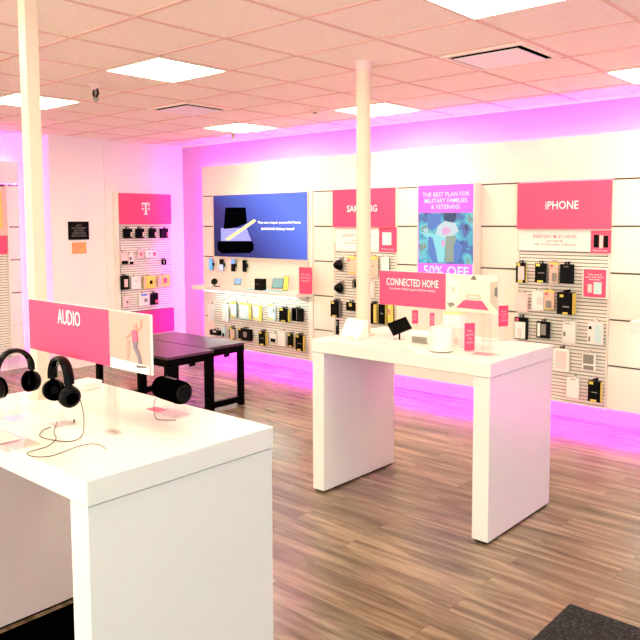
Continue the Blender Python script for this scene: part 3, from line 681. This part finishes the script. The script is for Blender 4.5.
# ------------------------------------------------------------------ T sign display on the left wall
XF = XL+.055
y0, y1, z1, z0 = 5.20, 6.00, 2.115, .30
t = thing('slat_panel', 'slatwall display with the T sign on the left wall', 'slatwall panel', (XL, (y0+y1)/2, z0), 0, 'slatwall panels of the wall displays')
MB().box(XL+.001, y0, z0, XF-.012, y1, z1).build('backing', M['slatback'], t)
b_ = MB(); z = .62
while z < z1-.02:
    b_.box(XF-.012, y0+.016, z, XF, y1-.004, min(z+.023, z1)); z += .03
b_.build('slats', M['slat'], t)
MB().box(XL+.001, y0-.05, z0, XF+.006, y0, z1+.005).build('edge_strip', M['panel'], t)
MB().box(XF-.0119, y0, z0, XF+.01, y1+.01, .605).build('lower_panel', M['pinklow'], t, bevel=.002)
(ya, za), (yb, zb) = LEFT.px(119.7, 193, .03), LEFT.px(171.5, 224, .03)
t = thing('logo_sign', 'pink sign with white T logo on the left wall', 'sign', (XF, (ya+yb)/2, zb))
XS = XF+.03
MB().box(XF+.0005, ya, zb, XS, yb, za).build('sign_board', M['pink'], t, bevel=.002)
(yc, zc) = LEFT.px(145.8, 208.7, .031); w_, h_ = .115, .15     # T with serifs and two squares
lg = MB()
def lbox(a, b0, c, d): lg.box(XS+.0005, yc+a*w_, zc+b0*h_, XS+.003, yc+c*w_, zc+d*h_)
lbox(-.5, .38, .5, .5); lbox(-.5, .18, -.40, .40); lbox(.40, .18, .5, .40); lbox(-.11, -.42, .11, .40); lbox(-.27, -.5, .27, -.41)
lbox(-.5, -.12, -.32, .05); lbox(.32, -.12, .5, .05)
lg.build('logo', M['whiteink'], t)
def tpk(px, lab, body, patches=(), **k): return pack(LEFT, 'T', px, lab, body, patches, **k)
names = ('leftmost', 'second', 'third', 'rightmost')
for k, (a, c) in enumerate(((124, 132.5), (136.5, 144.5), (149.7, 156.5), (161, 168.5))):
    tpk((a, 228.5, c, 238), '%s black phone case package in the top row under the T sign' % names[k], 'black', [(.78, .15, .95, .6, 'blush' if k < 3 else 'pinkink', 'sticker')], side='blush', short='%s black case under the T sign' % names[k], depth=.03)
tpk((121.5, 253, 128, 264), 'tan package with black bottom, leftmost in second row under the T sign', 'blush', [(0, 0, 1, .3, 'black', 'base_print')], depth=.03, short='tan and black package')
tpk((128.5, 254, 134, 264), 'pale package with dark figure, second in second row under the T sign', 'paper', [(.2, 0, .9, .25, 'black', 'base_print'), (.2, .4, .6, .7, 'ink', 'print')], short='pale package with dark figure')
tpk((138, 250, 144, 258), 'small pink package in the middle of the second row under the T sign', 'blush', [(.3, .3, .7, .7, 'pinkink', 'print')], short='small pink package')
tpk((145.5, 250.5, 157, 257), 'wide pale pink package in second row under the T sign', 'paper', [(.2, .5, .45, .6, 'ink', 'print'), (.65, .2, .9, .7, 'pinkink', 'print')], short='wide pale pink package')
tpk((162, 259.5, 166.5, 264.5), 'tiny black gadget package at right of second row under the T sign', 'black', [(.4, .2, .5, .8, 'blush', 'print')], short='tiny black gadget package')
tpk((121.5, 276, 129.5, 289.5), 'black-framed package with pale window, leftmost in third row under the T sign', 'black', [(.35, .2, .8, .75, 'blush', 'window')], depth=.03, short='black-framed package under the T sign')
tpk((131.5, 277, 141, 288.5), 'pale pink box, second in third row under the T sign', 'paper', [(.4, .6, .6, .65, 'ink', 'print')], depth=.02, short='pale pink box under the T sign')
tpk((143.5, 276.5, 156, 288), 'yellow package with dark round lens, third in third row under the T sign', 'yellow', [(.0, .1, .2, .9, 'tan', 'print'), (.5, .35, .72, .65, 'black', 'lens')], short='yellow package with dark lens')
tpk((158, 275.5, 170.5, 286), 'yellow package with pink round lens, rightmost in third row under the T sign', 'yellow', [(.0, .1, .25, .9, 'tan', 'print'), (.42, .3, .72, .75, 'pinkink', 'lens')], short='yellow package with pink lens')
tpk((123.5, 296.5, 130, 306), 'small pale package with ring, left in bottom row under the T sign', 'blush', [(.45, .3, .75, .55, 'ink', 'ring')], short='small pale package')
tpk((139, 294.5, 149.5, 305), 'white and blue package in bottom row under the T sign', 'paper', [(.2, .85, .8, 1, 'blue', 'print'), (.5, .3, .8, .6, 'grey', 'print')], side='grey', short='white and blue package')
tpk((151, 293.5, 158.5, 304), 'black package with pink tag, right in bottom row under the T sign', 'black', [(.6, .1, 1, .4, 'pinkink', 'sticker')], side='blush', short='black package with pink tag')
# notices
(ya, za), (yb, zb) = (on(68, 221.5, 'x', XL+.006).y, on(68, 221.5, 'x', XL+.006).z), (on(89, 239.5, 'x', XL+.006).y, on(89, 239.5, 'x', XL+.006).z)
t = thing('notice_sign', 'black notice with grey lettering on the left wall', 'sign', (XL, (ya+yb)/2, zb))
MB().box(XL+.0005, ya, zb, XL+.012, yb, za).build('board', M['black'], t, bevel=.001)
lettering('NOTICE\nFOR YOUR SAFETY\nTHIS STORE IS\nUNDER 24 HOUR\nVIDEO RECORDING', .2, .14, (XL+.0128, (ya+yb)/2, (za+zb)/2), M['grey'], t, right=(0, 1, 0))
q0, q1 = on(72, 242.5, 'x', XL+.006), on(86.5, 253.3, 'x', XL+.006)
t = thing('notice_card', 'small orange card below the black notice on the left wall', 'card', (XL, (q0.y+q1.y)/2, q1.z))
MB().box(XL+.0005, q0.y, q1.z, XL+.005, q1.y, q0.z).build('card', M['orange'], t)
for (a, b0) in ((.75, .2), (.85, .3), (.65, .3), (.75, .45), (.9, .5), (.55, .2), (.9, .75)):
    yy, zz = q0.y+(q1.y-q0.y)*a, q1.z+(q0.z-q1.z)*b0
    MB().box(XL+.0052, yy-.006, zz-.006, XL+.0062, yy+.006, zz+.006).build('dot', M['yellow'], t)
# conduit cover strip on T wall
t = MB().box(XL+.0005, 5.04, 0, XL+.012, 5.06, 2.74).build('trim_3', M['wall']); struct(t)

# ------------------------------------------------------------------ fixture in the left recess
XQ = XREC+.12
def recess_px(u, v): q = on(u, v, 'x', XQ); return q.y, q.z
ye = recess_px(18, 161)[0]
t = thing('header_panel', 'cream header board on the far left recessed wall', 'wall panel', (XQ, 3, 2.08))
MB().box(XQ-TH, .4, 2.2, XQ, ye, ZT).build('board', M['panel'], t, bevel=.002)
MB().box(XREC+.001, 3.2, 2.25, XQ-TH, 3.3, 2.35).build('bracket', M['steel'], t)
yc_ = recess_px(7.5, 200)[0]
lv = [recess_px(12, v)[1] for v in (185.5, 227, 260, 293, 325)]+[.55, .16]
t = thing('wall_panel_column', 'narrow cream panel column on the far left recessed wall', 'wall panel', (XQ-TH, (ye+yc_)/2, .16), 0)
for a, c in zip(lv, lv[1:]): MB().box(XQ-TH, yc_, c+GAP, XQ, ye-.002, a-GAP).build('panel', M['panel'], t, bevel=.002)
MB().box(XQ-TH-.008, yc_, .17, XQ-TH, ye-.004, 2.19).build('backing', M['groove'], t)
t = thing('slat_panel', 'slatwall behind the poster on the far left recessed wall', 'slatwall panel', (XQ-TH, 3.2, .16), 0, 'slatwall panels of the wall displays')
b_ = MB(); z = .16
while z < 1.55: b_.box(XQ-.012, 2.4, z, XQ, yc_-.03, z+.023); z += .03
b_.build('slats', M['slat'], t); MB().box(XQ-TH, 2.4, .16, XQ-.012, yc_-.005, 2.19).build('backing', M['slatback'], t)
MB().box(XQ-.0119, yc_-.028, .16, XQ+.03, yc_-.006, 2.19).build('edge_strip', M['panel'], t)
q0, q1 = on(6.5, 187, 'x', XQ+.04), on(6.5, 246, 'x', XQ+.04)
t = thing('wall_poster', 'tan and yellow poster at the far left edge of the photo', 'poster', (XQ, q0.y-.3, q1.z))
MB().box(XQ+.0005, q0.y-.8, q1.z+.12, XQ+.04, q0.y-.01, q0.z).build('frame', M['tan'], t, bevel=.002)
MB().box(XQ+.0405, q0.y-.78, q1.z+.2, XQ+.042, q0.y-.06, q0.z-.05).build('print', M['gold'], t)
MB().box(XQ+.0005, q0.y-.8, q1.z-.09, XQ+.04, q0.y-.02, q1.z+.115).build('price_band', M['pink'], t)
led('magenta light strip hidden above the recessed wall display', (XREC+.045, .5, ZT-.05), (XREC+.065, ye-.02, ZT-.035))
led('upright magenta light strip at the end of the recessed wall display', (XREC+.045, ye-.03, .25), (XREC+.065, ye-.015, 2.38))

# ------------------------------------------------------------------ the two white tables
TX0, TX1, TZ = -3.115, -1.868, .99
def white_table(TX0, TX1, y0, y1, lab):
    t = thing('display_table', lab, 'table', ((TX0+TX1)/2, (y0+y1)/2, 0), 0, 'tall white display tables')
    MB().box(TX0, y0, TZ-.078, TX1, y1, TZ).build('tabletop', M['white'], t, bevel=.003)
    for (a, c) in ((TX0+.005, TX0+.098), (TX1-.102, TX1-.005)):
        lg = MB().box(a, y0+.004, .014, c, y1-.004, TZ-.081).build('leg', M['white'], t, bevel=.002)
        MB().box(a+.012, y0+.016, 0.0005, c-.012, y1-.016, .0142).build('plinth', M['blackm'], lg)
    MB().box(TX0+.01, y0+.01, TZ-.081, TX1-.01, y1-.01, TZ-.0779).build('shadow_gap', M['grey'], t)
    return t
RY0, RY1 = 3.442, 4.215
LY0, LY1 = 1.095, 1.852
white_table(-3.125, -1.856, RY0, RY1, 'tall white display table in the middle under the CONNECTED HOME sign')
white_table(TX0, -1.871, LY0, LY1, 'tall white display table at lower left under the AUDIO sign')
t = MB().box(TX0+.13, LY0+.05, .0005, TX1-.125, LY1+.05, .008).build('floor_mat', M['blackm'], bevel=.003); tag(t, 'black mat on the floor between the legs of the AUDIO table', 'mat')
q = on(569.7, 604, 'z', .006)
t = MB().box(q.x, 1.2, .0005, q.x+1.6, q.y, .01).build('floor_mat', M['mat'], bevel=.003); tag(t, 'dark speckled floor mat at the lower right corner', 'mat')
# ceiling poles
q = Vector((-2.985, 3.80, 0))
t = thing('power_pole', 'round cream power pole from ceiling to the CONNECTED HOME table', 'pole', (q.x, q.y, TZ))
MB().tube([(q.x, q.y, TZ+.012), (q.x, q.y, ZC-.03)], .047, 28).build('pole', M['pole'], t, smooth=True)
MB().lathe([(.0475, ZC-.06), (.052, ZC-.05), (.058, ZC-.0005)], (q.x, q.y, 0)).build('ceiling_collar', M['blush'], t, smooth=True)
MB().lathe([(.075, TZ+.0005), (.075, TZ+.008), (.06, TZ+.014)], (q.x, q.y, 0)).build('base_collar', M['pole'], t, smooth=True)
qx, qy = -2.943, 1.521; h = .029
t = thing('power_pole', 'square cream power pole rising from the AUDIO table at the left', 'pole', (qx, qy, TZ))
o = MB().box(-h, -h, .01, h, h, ZC-TZ-.001).build('pole', M['pole'], t, bevel=.004, local=True)
MB().box(-h-.012, -h-.012, .0005, h+.012, h+.012, .012).build('base_collar', M['pole'], t, bevel=.002, local=True)
MB().box(-h-.012, -h-.012, ZC-TZ-.014, h+.012, h+.012, ZC-TZ-.0005).build('ceiling_collar', M['pole'], t, bevel=.002, local=True)

# ------------------------------------------------------------------ table signs
def table_sign(y, px0, px1, vt, vb, split, lab, posts):
    a, b_ = on(px0, (vt[0]), 'y', y), on(px1, vt[1], 'y', y); c = on(px0, vb[0], 'y', y)
    x0, x1 = a.x, b_.x; z1 = (a.z+b_.z)/2; z0 = c.z
    t = thing('table_sign', lab, 'sign', ((x0+x1)/2, y, TZ))
    xs = on(split, (vt[0]+vt[1])/2, 'y', y).x
    MB().box(x0, y-.004, z0, x1, y+.004, z1).build('sign_plate', M['paper'], t, bevel=.001)
    MB().box(x0+.001, y-.006, z0+.001, xs, y-.0042, z1-.001).build('pink_print', M['pink'], t)
    for px_ in posts:
        x = px_
        MB().box(x-.03, y-.012, TZ+.008, x-.022, y+.012, z0+.03).box(x+.022, y-.012, TZ+.008, x+.03, y+.012, z0+.03).build('clear_post', M['acrylic'], t)
        MB().box(x-.018, y-.008, TZ+.008, x+.018, y+.008, z0).build('post_core', M['acrylic'], t, bevel=.002)
        MB().box(x-.035, y-.02, TZ+.0005, x+.035, y+.02, TZ+.008).build('foot', M['acrylic'], t, bevel=.002)
    return t, x0, x1, xs, z0, z1
YA = 1.42
t, x0, x1, xs, z0, z1 = table_sign(YA, 29.8, 151.5, (300, 313.4), (348, 376), 110, 'long pink AUDIO sign with skater picture on the lower left table', (-2.24,))
def TS(y): return lambda u, v: tuple(on(u, v, 'y', y-.007))
f = TS(YA)
a, b_ = Vector(f(57.5, 316.5)), Vector(f(80, 319)); 
lettering('AUDIO', b_.x-a.x, .056, (a+b_)/2, M['whiteink'], t, bold=.005)
MB().box(xs, YA-.006, z0+.001, x1-.003, YA-.0042, z1-.001).build('picture', mat('dusty_rose_print', (.60, .34, .29), .5), t)
def tsh(pts, nm, mt, d=.0012, fn=f): MB().prism([fn(*q) for q in pts], (0, -d, 0)).build(nm, mt, t)
tsh([(111, 357), (149.5, 366.5), (149.5, 375), (111, 367)], 'pavement_picture', M['paper'])
tsh([(127, 340), (129.5, 340), (130, 347), (129, 357), (127, 360), (126, 350)], 'shadow_picture', mat('rose_shadow_print', (.5, .28, .24), .5))
sk = mat('skin_print', (.55, .25, .18), .5)
tsh([(134, 324), (136.5, 324), (137, 328), (134.5, 328.5)], 'head_picture', sk, .002)
tsh([(133.5, 330), (137, 328.5), (140.5, 327), (140.8, 320), (142, 320), (142, 328), (137.5, 331), (134, 332), (126.5, 338.5), (125.8, 337.5)], 'arm_picture', sk, .002)
tsh([(132.5, 330), (137, 330), (138, 341), (133, 342)], 'shirt_picture', M['pinkink'], .003)
tsh([(133, 341.5), (138, 341), (137, 347), (141, 357), (142, 364), (139, 364), (138, 357), (134, 348)], 'trousers_picture', mat('slate_print', (.2, .16, .2), .5), .003)
tsh([(136, 365), (148, 366.5), (147, 368), (138, 368)], 'skateboard_picture', M['ink'], .003)
YC_ = 3.75
t, x0, x1, xs, z0, z1 = table_sign(YC_, 380, 498.5, (270.5, 275.8), (304, 312.5), 446.5, 'long pink CONNECTED HOME sign with room picture on the middle table', (-2.05,))
f2 = TS(YC_)
a, b_ = Vector(f2(386.5, 281.7)), Vector(f2(438.5, 284)); lettering('CONNECTED HOME', b_.x-a.x, .046, (a+b_)/2, M['whiteink'], t, bold=.004)
a, b_ = Vector(f2(389.5, 288.7)), Vector(f2(435.5, 291)); lettering('Your home is about to get a whole lot smarter.', b_.x-a.x, .018, (a+b_)/2, M['whiteink'], t)
MB().box(xs, YC_-.006, z0+.001, x1-.004, YC_-.0042, z1-.001).build('picture', mat('cream_room_print', (.84, .70, .56), .5), t)
def tsh2(pts, nm, mt, d=.0012): MB().prism([f2(*q) for q in pts], (0, -d, 0)).build(nm, mt, t)
tsh2([(464, 300), (482, 301), (489, 310.5), (456, 307.5)], 'rug_picture', M['pink'])
tsh2([(466, 294), (481, 294.5), (481, 300), (466, 299.5)], 'sofa_picture', M['tan'])
tsh2([(469, 296), (478, 296.5), (478, 298.5), (469, 298)], 'cushion_picture', M['blush'], .002)
tsh2([(472.5, 276), (475, 276), (476.5, 280), (470.5, 279.5)], 'lamp_picture', M['ink'])
tsh2([(448, 276), (458, 282), (458, 300), (450, 307), (448, 306.5)], 'wall_picture', M['panel'])
tsh2([(452, 286), (455, 287), (455, 292), (452, 291.5)], 'frame_picture', M['tan'], .002)
tsh2([(490, 283), (497.5, 281), (497.5, 311), (490, 303)], 'cupboard_picture', mat('taupe_print', (.5, .40, .32), .5))
tsh2([(495, 288), (497.5, 287), (497.5, 297), (494.5, 296)], 'plant_picture', M['ink'], .002)
tsh2([(447, 303), (453, 302), (455, 305), (450, 307.3)], 'chair_picture', M['grey'], .002)

# ------------------------------------------------------------------ headphones
def headphones(u, v, rz, lab, z_top=.27, cable=False):
    """on a clear stand; cups spread along local X"""
    q = Vector((u, v, TZ))
    s = thing('headphone_stand', 'clear acrylic stand holding the %s' % lab[1], 'stand', (q.x, q.y, TZ), rz, 'clear headphone stands'); ORG[s.name] = Vector((0, 0, 0))
    MB().box(-.04, -.04, .0005, .04, .04, .006).build('base', M['acrylic'], s, bevel=.002, local=True)
    MB().box(-.022, -.006, .008, .022, .006, z_top-.028).build('upright', M['acrylic'], s, bevel=.002, local=True)
    MB().tube([(-.03, 0, z_top-.036), (-.015, 0, z_top-.025), (0, 0, z_top-.022), (.015, 0, z_top-.025), (.03, 0, z_top-.036)], .006, 10).build('cradle', M['acrylic'], s, local=True)
    t = thing('headphones', lab[0], 'headphones', (q.x, q.y, TZ), rz, 'black over-ear headphones on the AUDIO table'); ORG[t.name] = Vector((0, 0, 0))
    R = .076; hz = z_top-R-.006
    arc = []
    for k in range(25):
        a = PI*(-.04+1.08*k/24); arc.append((R*math.cos(a), 0, hz+R*math.sin(a)*1.0))
    MB().tube(arc, .0105, 12, flat=(1.6, .7) if False else (.75, 1.9)).build('headband', M['black'], t, smooth=True, local=True)
    MB().tube([(x*.93, y, hz+(z-hz)*.93) for x, y, z in arc[5:20]], .006, 10, flat=(.7, 1.8)).build('headband_pad', M['blackm'], t, smooth=True, local=True)
    for sgn in (-1, 1):
        c = (sgn*R*.98, 0, hz-.055)
        MB().tube([(sgn*R, 0, hz-.005), (sgn*R*1.06, 0, hz-.03), (sgn*R*1.02, 0, hz-.055)], .006, 8, flat=(.8, 1.7)).build('yoke', M['black'], t, smooth=True, local=True)
        cup = MB().lathe([(.012, .024), (.03, .022), (.038, .014), (.040, 0), (.037, -.006)], c, (sgn, 0, -.12), 28).build('ear_cup', M['black'], t, smooth=True, local=True)
        MB().lathe([(.022, .0242), (.022, .0252)], c, (sgn, 0, -.12), 24).build('cup_badge', M['blackm'], cup, local=True)
        ax = Vector((-sgn, 0, .12)).normalized(); cc = Vector(c)+ax*.013
        ring = []; u_ = Vector((0, 1, 0)); w_ = ax.cross(u_)
        for k in range(24): ring.append(cc+(u_*math.cos(2*PI*k/24)*.027+w_*math.sin(2*PI*k/24)*.030))
        MB().tube(ring, .0115, 10, closed=True).build('ear_cushion', M['blackm'], t, smooth=True, local=True)
    return t, q
hp2, q2 = headphones(-2.48, 1.36, -.12, ('black over-ear headphones with a cable, nearer pair on the AUDIO table', 'nearer headphones'), .255)
hp1, q1_ = headphones(-2.685, 1.285, 1.75, ('black over-ear headphones at the left edge of the AUDIO table', 'left-edge headphones'), .27)
def tpx(u, v, dz=.0035): q = on(u, v, 'z', TZ+dz); return Vector((q.x, q.y, TZ+dz))
def smooth_path(P, n=6):
    out = []
    for i in range(len(P)-1):
        p0, p1, p2, p3 = P[max(i-1, 0)], P[i], P[i+1], P[min(i+2, len(P)-1)]
        for k in range(n):
            s = k/n; out.append(.5*((2*p1)+(p2-p0)*s+(2*p0-5*p1+4*p2-p3)*s*s+(3*p1-p0-3*p2+p3)*s**3))
    return out+[P[-1]]
path = [tpx(x, y) for x, y in ((79, 412), (83.5, 420), (83.5, 431), (78, 439), (66, 441.5), (50, 439.5), (40, 436), (43, 430), (51, 427))]
path[0].z += .07; path[1].z += .03
o = MB().tube(smooth_path(path), .0017, 6).build('audio_cable', M['cable'], smooth=True); tag(o, 'thin bronze cable loop beside the nearer headphones on the AUDIO table', 'cable')
path = [tpx(x, y, .0078) for x, y in ((57, 422), (54, 432), (56, 439), (48, 446), (36, 450), (27, 453), (33, 456.5), (48, 456.5), (62, 452.5), (76, 447), (90, 444), (100, 445), (106, 449))]
o = MB().tube(smooth_path(path), .0017, 6).build('audio_cable', M['cable'], smooth=True); tag(o, 'long thin bronze cable curling along the front edge of the AUDIO table', 'cable')
q = tpx(74, 420, .0045)
o = MB().tube([q, q+Vector((.022, -.012, 0))], .003, 8).build('audio_plug', M['black']); tag(o, 'tiny black audio plug lying beside the nearer headphones', 'plug')
# bluetooth speaker
q = on(172, 414, 'z', TZ)
t = thing('speaker_riser', 'clear acrylic riser under the black cylinder speaker', 'stand', (q.x, q.y, TZ), 0); ORG[t.name] = Vector((0, 0, 0))
MB().box(-.07, -.035, .0005, .07, .035, .006).build('base', M['acrylic'], t, local=True, bevel=.001)
for x in (-.05, .05): MB().box(x-.003, -.03, .006, x+.003, .03, .05).build('side_plate', M['acrylic'], t, local=True)
t = thing('bluetooth_speaker', 'black cylindrical portable speaker lying on the AUDIO table', 'speaker', (q.x, q.y, TZ+.05), -.1); ORG[t.name] = Vector((0, 0, 0))
MB().lathe([(.036, -.088), (.043, -.078), (.045, -.06), (.045, .06), (.043, .078), (.036, .088)], (0, 0, .0455), (1, 0, 0), 32).build('body', M['blackm'], t, smooth=True, local=True)
for s in (-1, 1): MB().lathe([(.033, s*.0885), (.030, s*.092)], (0, 0, .0455), (1, 0, 0), 28).build('end_cap', M['black'], t, smooth=True, local=True)
MB().box(-.04, -.008, .0895, .04, .008, .0925).build('button_strip', M['black'], t, local=True, bevel=.002)
P = [Vector((q.x-.06, q.y-.03, TZ+.06)), tpx(154, 411), tpx(155.5, 418), tpx(163, 420), tpx(176, 420)]
P[1].z += .02
o = MB().tube(smooth_path(P), .0014, 6).build('audio_cable', M['black'], smooth=True); tag(o, 'thin black cable hanging from the cylindrical speaker', 'cable')
q = tpx(156, 409, .001)
t = MB().box(q.x-.03, q.y-.025, TZ+.0005, q.x+.045, q.y+.02, TZ+.002).build('price_card', M['pink']); tag(t, 'small pink price card lying in front of the cylindrical speaker', 'card')
q = tpx(87, 388, 0)
t = thing('white_box', 'small white gadget box at the back of the AUDIO table', 'box', (q.x, q.y, TZ), .1); ORG[t.name] = Vector((0, 0, 0))
MB().box(-.05, -.045, .0005, .05, .045, .022).build('base', M['white'], t, bevel=.003, local=True); MB().box(-.051, -.046, .0225, .051, .046, .035).build('lid', M['white'], t, bevel=.003, local=True)
a = tpx(-14, 437); 
t = thing('acrylic_tray', 'clear flat tray with pink card at the left edge of the AUDIO table', 'tray', (a.x, a.y, TZ), 0); ORG[t.name] = Vector((0, 0, 0))
MB().box(-.05, -.03, .0005, .22, .09, .004).build('plate', M['acrylic'], t, bevel=.001, local=True)
MB().box(-.02, .0, .0042, .12, .07, .006).build('card', M['blush'], t, local=True)  # blush card gives the clear plate its pinkish colour

# ------------------------------------------------------------------ black benches at the back
def bench(x0, x1, y0, y1, h, lab, skew=0):
    t = thing('black_bench', lab, 'bench', ((x0+x1)/2, (y0+y1)/2, 0), 0, 'low black bench tables')
    w_ = .05
    MB().box(x0, y0, h-.022, x1, y1, h).build('top', M['benchtop'], t, bevel=.002)
    MB().box(x0, y0, h-.085, x1, y0+.03, h-.0225).box(x0, y1-.03, h-.085, x1, y1, h-.0225).box(x0, y0+.03, h-.085, x0+.03, y1-.03, h-.0225).box(x1-.03, y0+.03, h-.085, x1, y1-.03, h-.0225).build('apron', M['bwood'], t)
    for a in (x0+.001, x1-w_-.001):
        for c in (y0+.001, y1-w_-.001): MB().box(a, c, .0005, a+w_, c+w_, h-.0855).build('leg', M['bwood'], t)
        MB().box(a+.005, y0+w_+.0012, .03, a+w_-.005, y1-w_-.0012, .085).build('floor_rail', M['bwood'], t)
    MB().box(x1-.035, y0+(y1-y0)*.5, h-.115, x1-.02, y0+(y1-y0)*.5+.06, h-.0855).build('latch', M['bwood'], t)
    return t
BH = .60
q = on(166.8, 358.5, 'z', BH); q3 = on(244.2, 342.3, 'z', BH); qm = on(206.5, 348.5, 'z', BH)
bench(-6.15, q.x-.02, q.y+.02, qm.y-.006, BH, 'low black wooden bench, nearer of two behind the AUDIO table')
bench(-6.2, (q3.x+qm.x)/2, qm.y+.006, q3.y, BH, 'low black wooden bench, farther of two beside the Note poster bay')

# ------------------------------------------------------------------ things on the middle table
def tb(nm, lab, cat, u, v, rz=0): t = place(nm, lab, cat, u, v, TZ, rz); return t
t = tb('smart_display', 'cream wedge-shaped home device left of the round pole on the middle table', 'device', 353, 338, -.1)
MB().prism([(-.095, -.03, .0005), (-.07, .01, .12), (-.07, .045, .12), (-.095, .06, .0005)], (.17, 0, 0)).build('body', M['paper'], t, bevel=.004, local=True)
MB().box(.0, -.034, .004, .03, -.0305, .02).build('label', M['blush'], t, local=True)
t = tb('device_pole', 'slim black remote standing at left end of the middle table', 'device', 337.5, 334.5)
MB().box(-.01, -.008, .0005, .01, .008, .10).build('body', M['black'], t, bevel=.003, local=True); MB().box(-.006, -.0095, .06, .006, -.0082, .09).build('key_pad', M['grey'], t, local=True)
# black tablet on disc stand
t = tb('display_tablet', 'black tilted tablet on a small disc stand on the middle table', 'tablet', 399.5, 339.5, .55)
MB().lathe([(.038, .0005), (.038, .004), (.01, .007)], (0, 0, 0)).build('stand_base', M['steel'], t, smooth=True, local=True)
MB().tube([(0, 0, .005), (0, .0, .05)], .006).build('stem', M['black'], t, local=True)
o = MB().box(-.065, -.006, -.05, .065, .006, .05).build('body', M['black'], t, bevel=.004, local=True); o.location = (.0, 0, .085); o.rotation_euler = (-.8, -.35, .3)
MB().box(-.058, -.0075, -.043, .058, -.0062, .043).build('screen', M['black'], o, local=True)
o2 = MB().box(-.03, .006, -.02, .03, .03, .02).build('mount', M['black'], o, local=True, bevel=.003)
t = tb('home_speaker', 'small white speaker with grey mesh front on the middle table', 'speaker', 421, 343, .1)
MB().box(-.06, -.02, .0005, .06, .03, .075).build('body', M['white'], t, bevel=.012, local=True)
MB().box(-.052, -.024, .008, .052, -.0205, .042).build('mesh_front', M['grey'], t, bevel=.0015, local=True)
t = tb('router', 'bright white rounded router in the middle of the white table', 'router', 441, 351, 0)
MB().lathe([(.05, .0005), (.068, .006), (.072, .05), (.072, .12), (.066, .14), (.03, .147), (.001, .148)], (0, 0, 0), seg=32).build('body', M['white'], t, smooth=True, local=True)
MB().lathe([(.073, .012), (.0735, .016)], (0, 0, 0), seg=32).build('light_ring', M['paper'], t, local=True)
MB().box(-.062, -.05, .1, -.05, -.04, .106).build('status_light', mat('blue_status_light', (.3, .4, 1), .4, emit=(.3, .4, 1), es=2), t, local=True)
t = tb('device_box', 'white product box with green lid behind the router on the middle table', 'box', 454, 337, .1)
MB().box(-.06, -.04, .0005, .06, .04, .15).build('body', M['paper'], t, bevel=.002, local=True); MB().box(-.061, -.041, .1505, .061, .041, .162).build('lid', mat('lime_card', (.6, .75, .3), .5), t, bevel=.002, local=True)
MB().box(-.05, -.0412, .05, -.03, -.0402, .07).build('print', M['pinkink'], t, local=True)
t = tb('device_box', 'cream box printed with a small picture beside the standing pink card', 'box', 457, 347, .05)
MB().box(-.035, -.03, .0005, .035, .03, .125).build('body', M['paper'], t, bevel=.002, local=True)
MB().box(-.02, -.0312, .02, .024, -.0302, .06).build('print', M['blush'], t, local=True); MB().box(-.024, -.0312, .085, -.01, -.0302, .1).build('print', M['blush'], t, local=True)
def card(u, v, lab, w_, z0, z1, rz, back=True):
    t = tb('standing_card', lab, 'card', u, v, rz)
    MB().box(-w_/2, -.002, z0, w_/2, .002, z1).build('card', M['pink'], t, local=True)
    MB().box(-w_/2, .0025, .003, w_/2, .005, z1).build('holder', M['acrylic'], t, local=True)
    MB().box(-w_/2, -.03, .0005, w_/2, .03, .003).build('foot', M['acrylic'], t, local=True)
    lettering('Protect\nyour home\nfrom\nanywhere', w_*.75, (z1-z0)*.55, (0, -.0025, (z0+z1)/2), mat('pale_pink_ink', (.95, .6, .65), .6), t, local=True)
    return t
card(469.5, 351, 'pink card standing near the right front of the middle table', .065, .004, .162, 1.05)
card(503, 340.5, 'pink card raised in a clear holder at the right back of the middle table', .07, .09, .22, 1.1)
card(415, 334, 'pale pink card seen under the CONNECTED HOME sign, left one', .04, .07, .16, .6)
card(432, 335.5, 'narrow pink card seen under the CONNECTED HOME sign, right of the pale one', .03, .06, .15, .9)
a = tpx(486, 354.5, .0)
t = MB().box(-.075, -.05, .0005, .075, .05, .002).build('leaflet', M['blush']); t.location = (a.x, a.y, TZ); t.rotation_euler = (0, 0, .1)
tag(t, 'flat pink leaflet lying at the right front of the middle table', 'leaflet')
MB().box(-.07, -.045, .0022, .045, .045, .0028).build('print', mat('salmon_card', (.85, .26, .28), .5), t, local=True)
for (u, v, lab) in ((404, 350.5, 'flat clear price plate in front of the grey mesh speaker'), (380, 343, 'flat clear price plate in front of the black tilted tablet'), (489, 341, 'flat clear price plate at the back right of the middle table')):
    a = tpx(u, v, 0); t = MB().box(-.045, -.025, .0005, .045, .025, .003).build('price_plate', M['blush']); t.location = (a.x, a.y, TZ); tag(t, lab, 'price plate', 'price plates on the middle table')
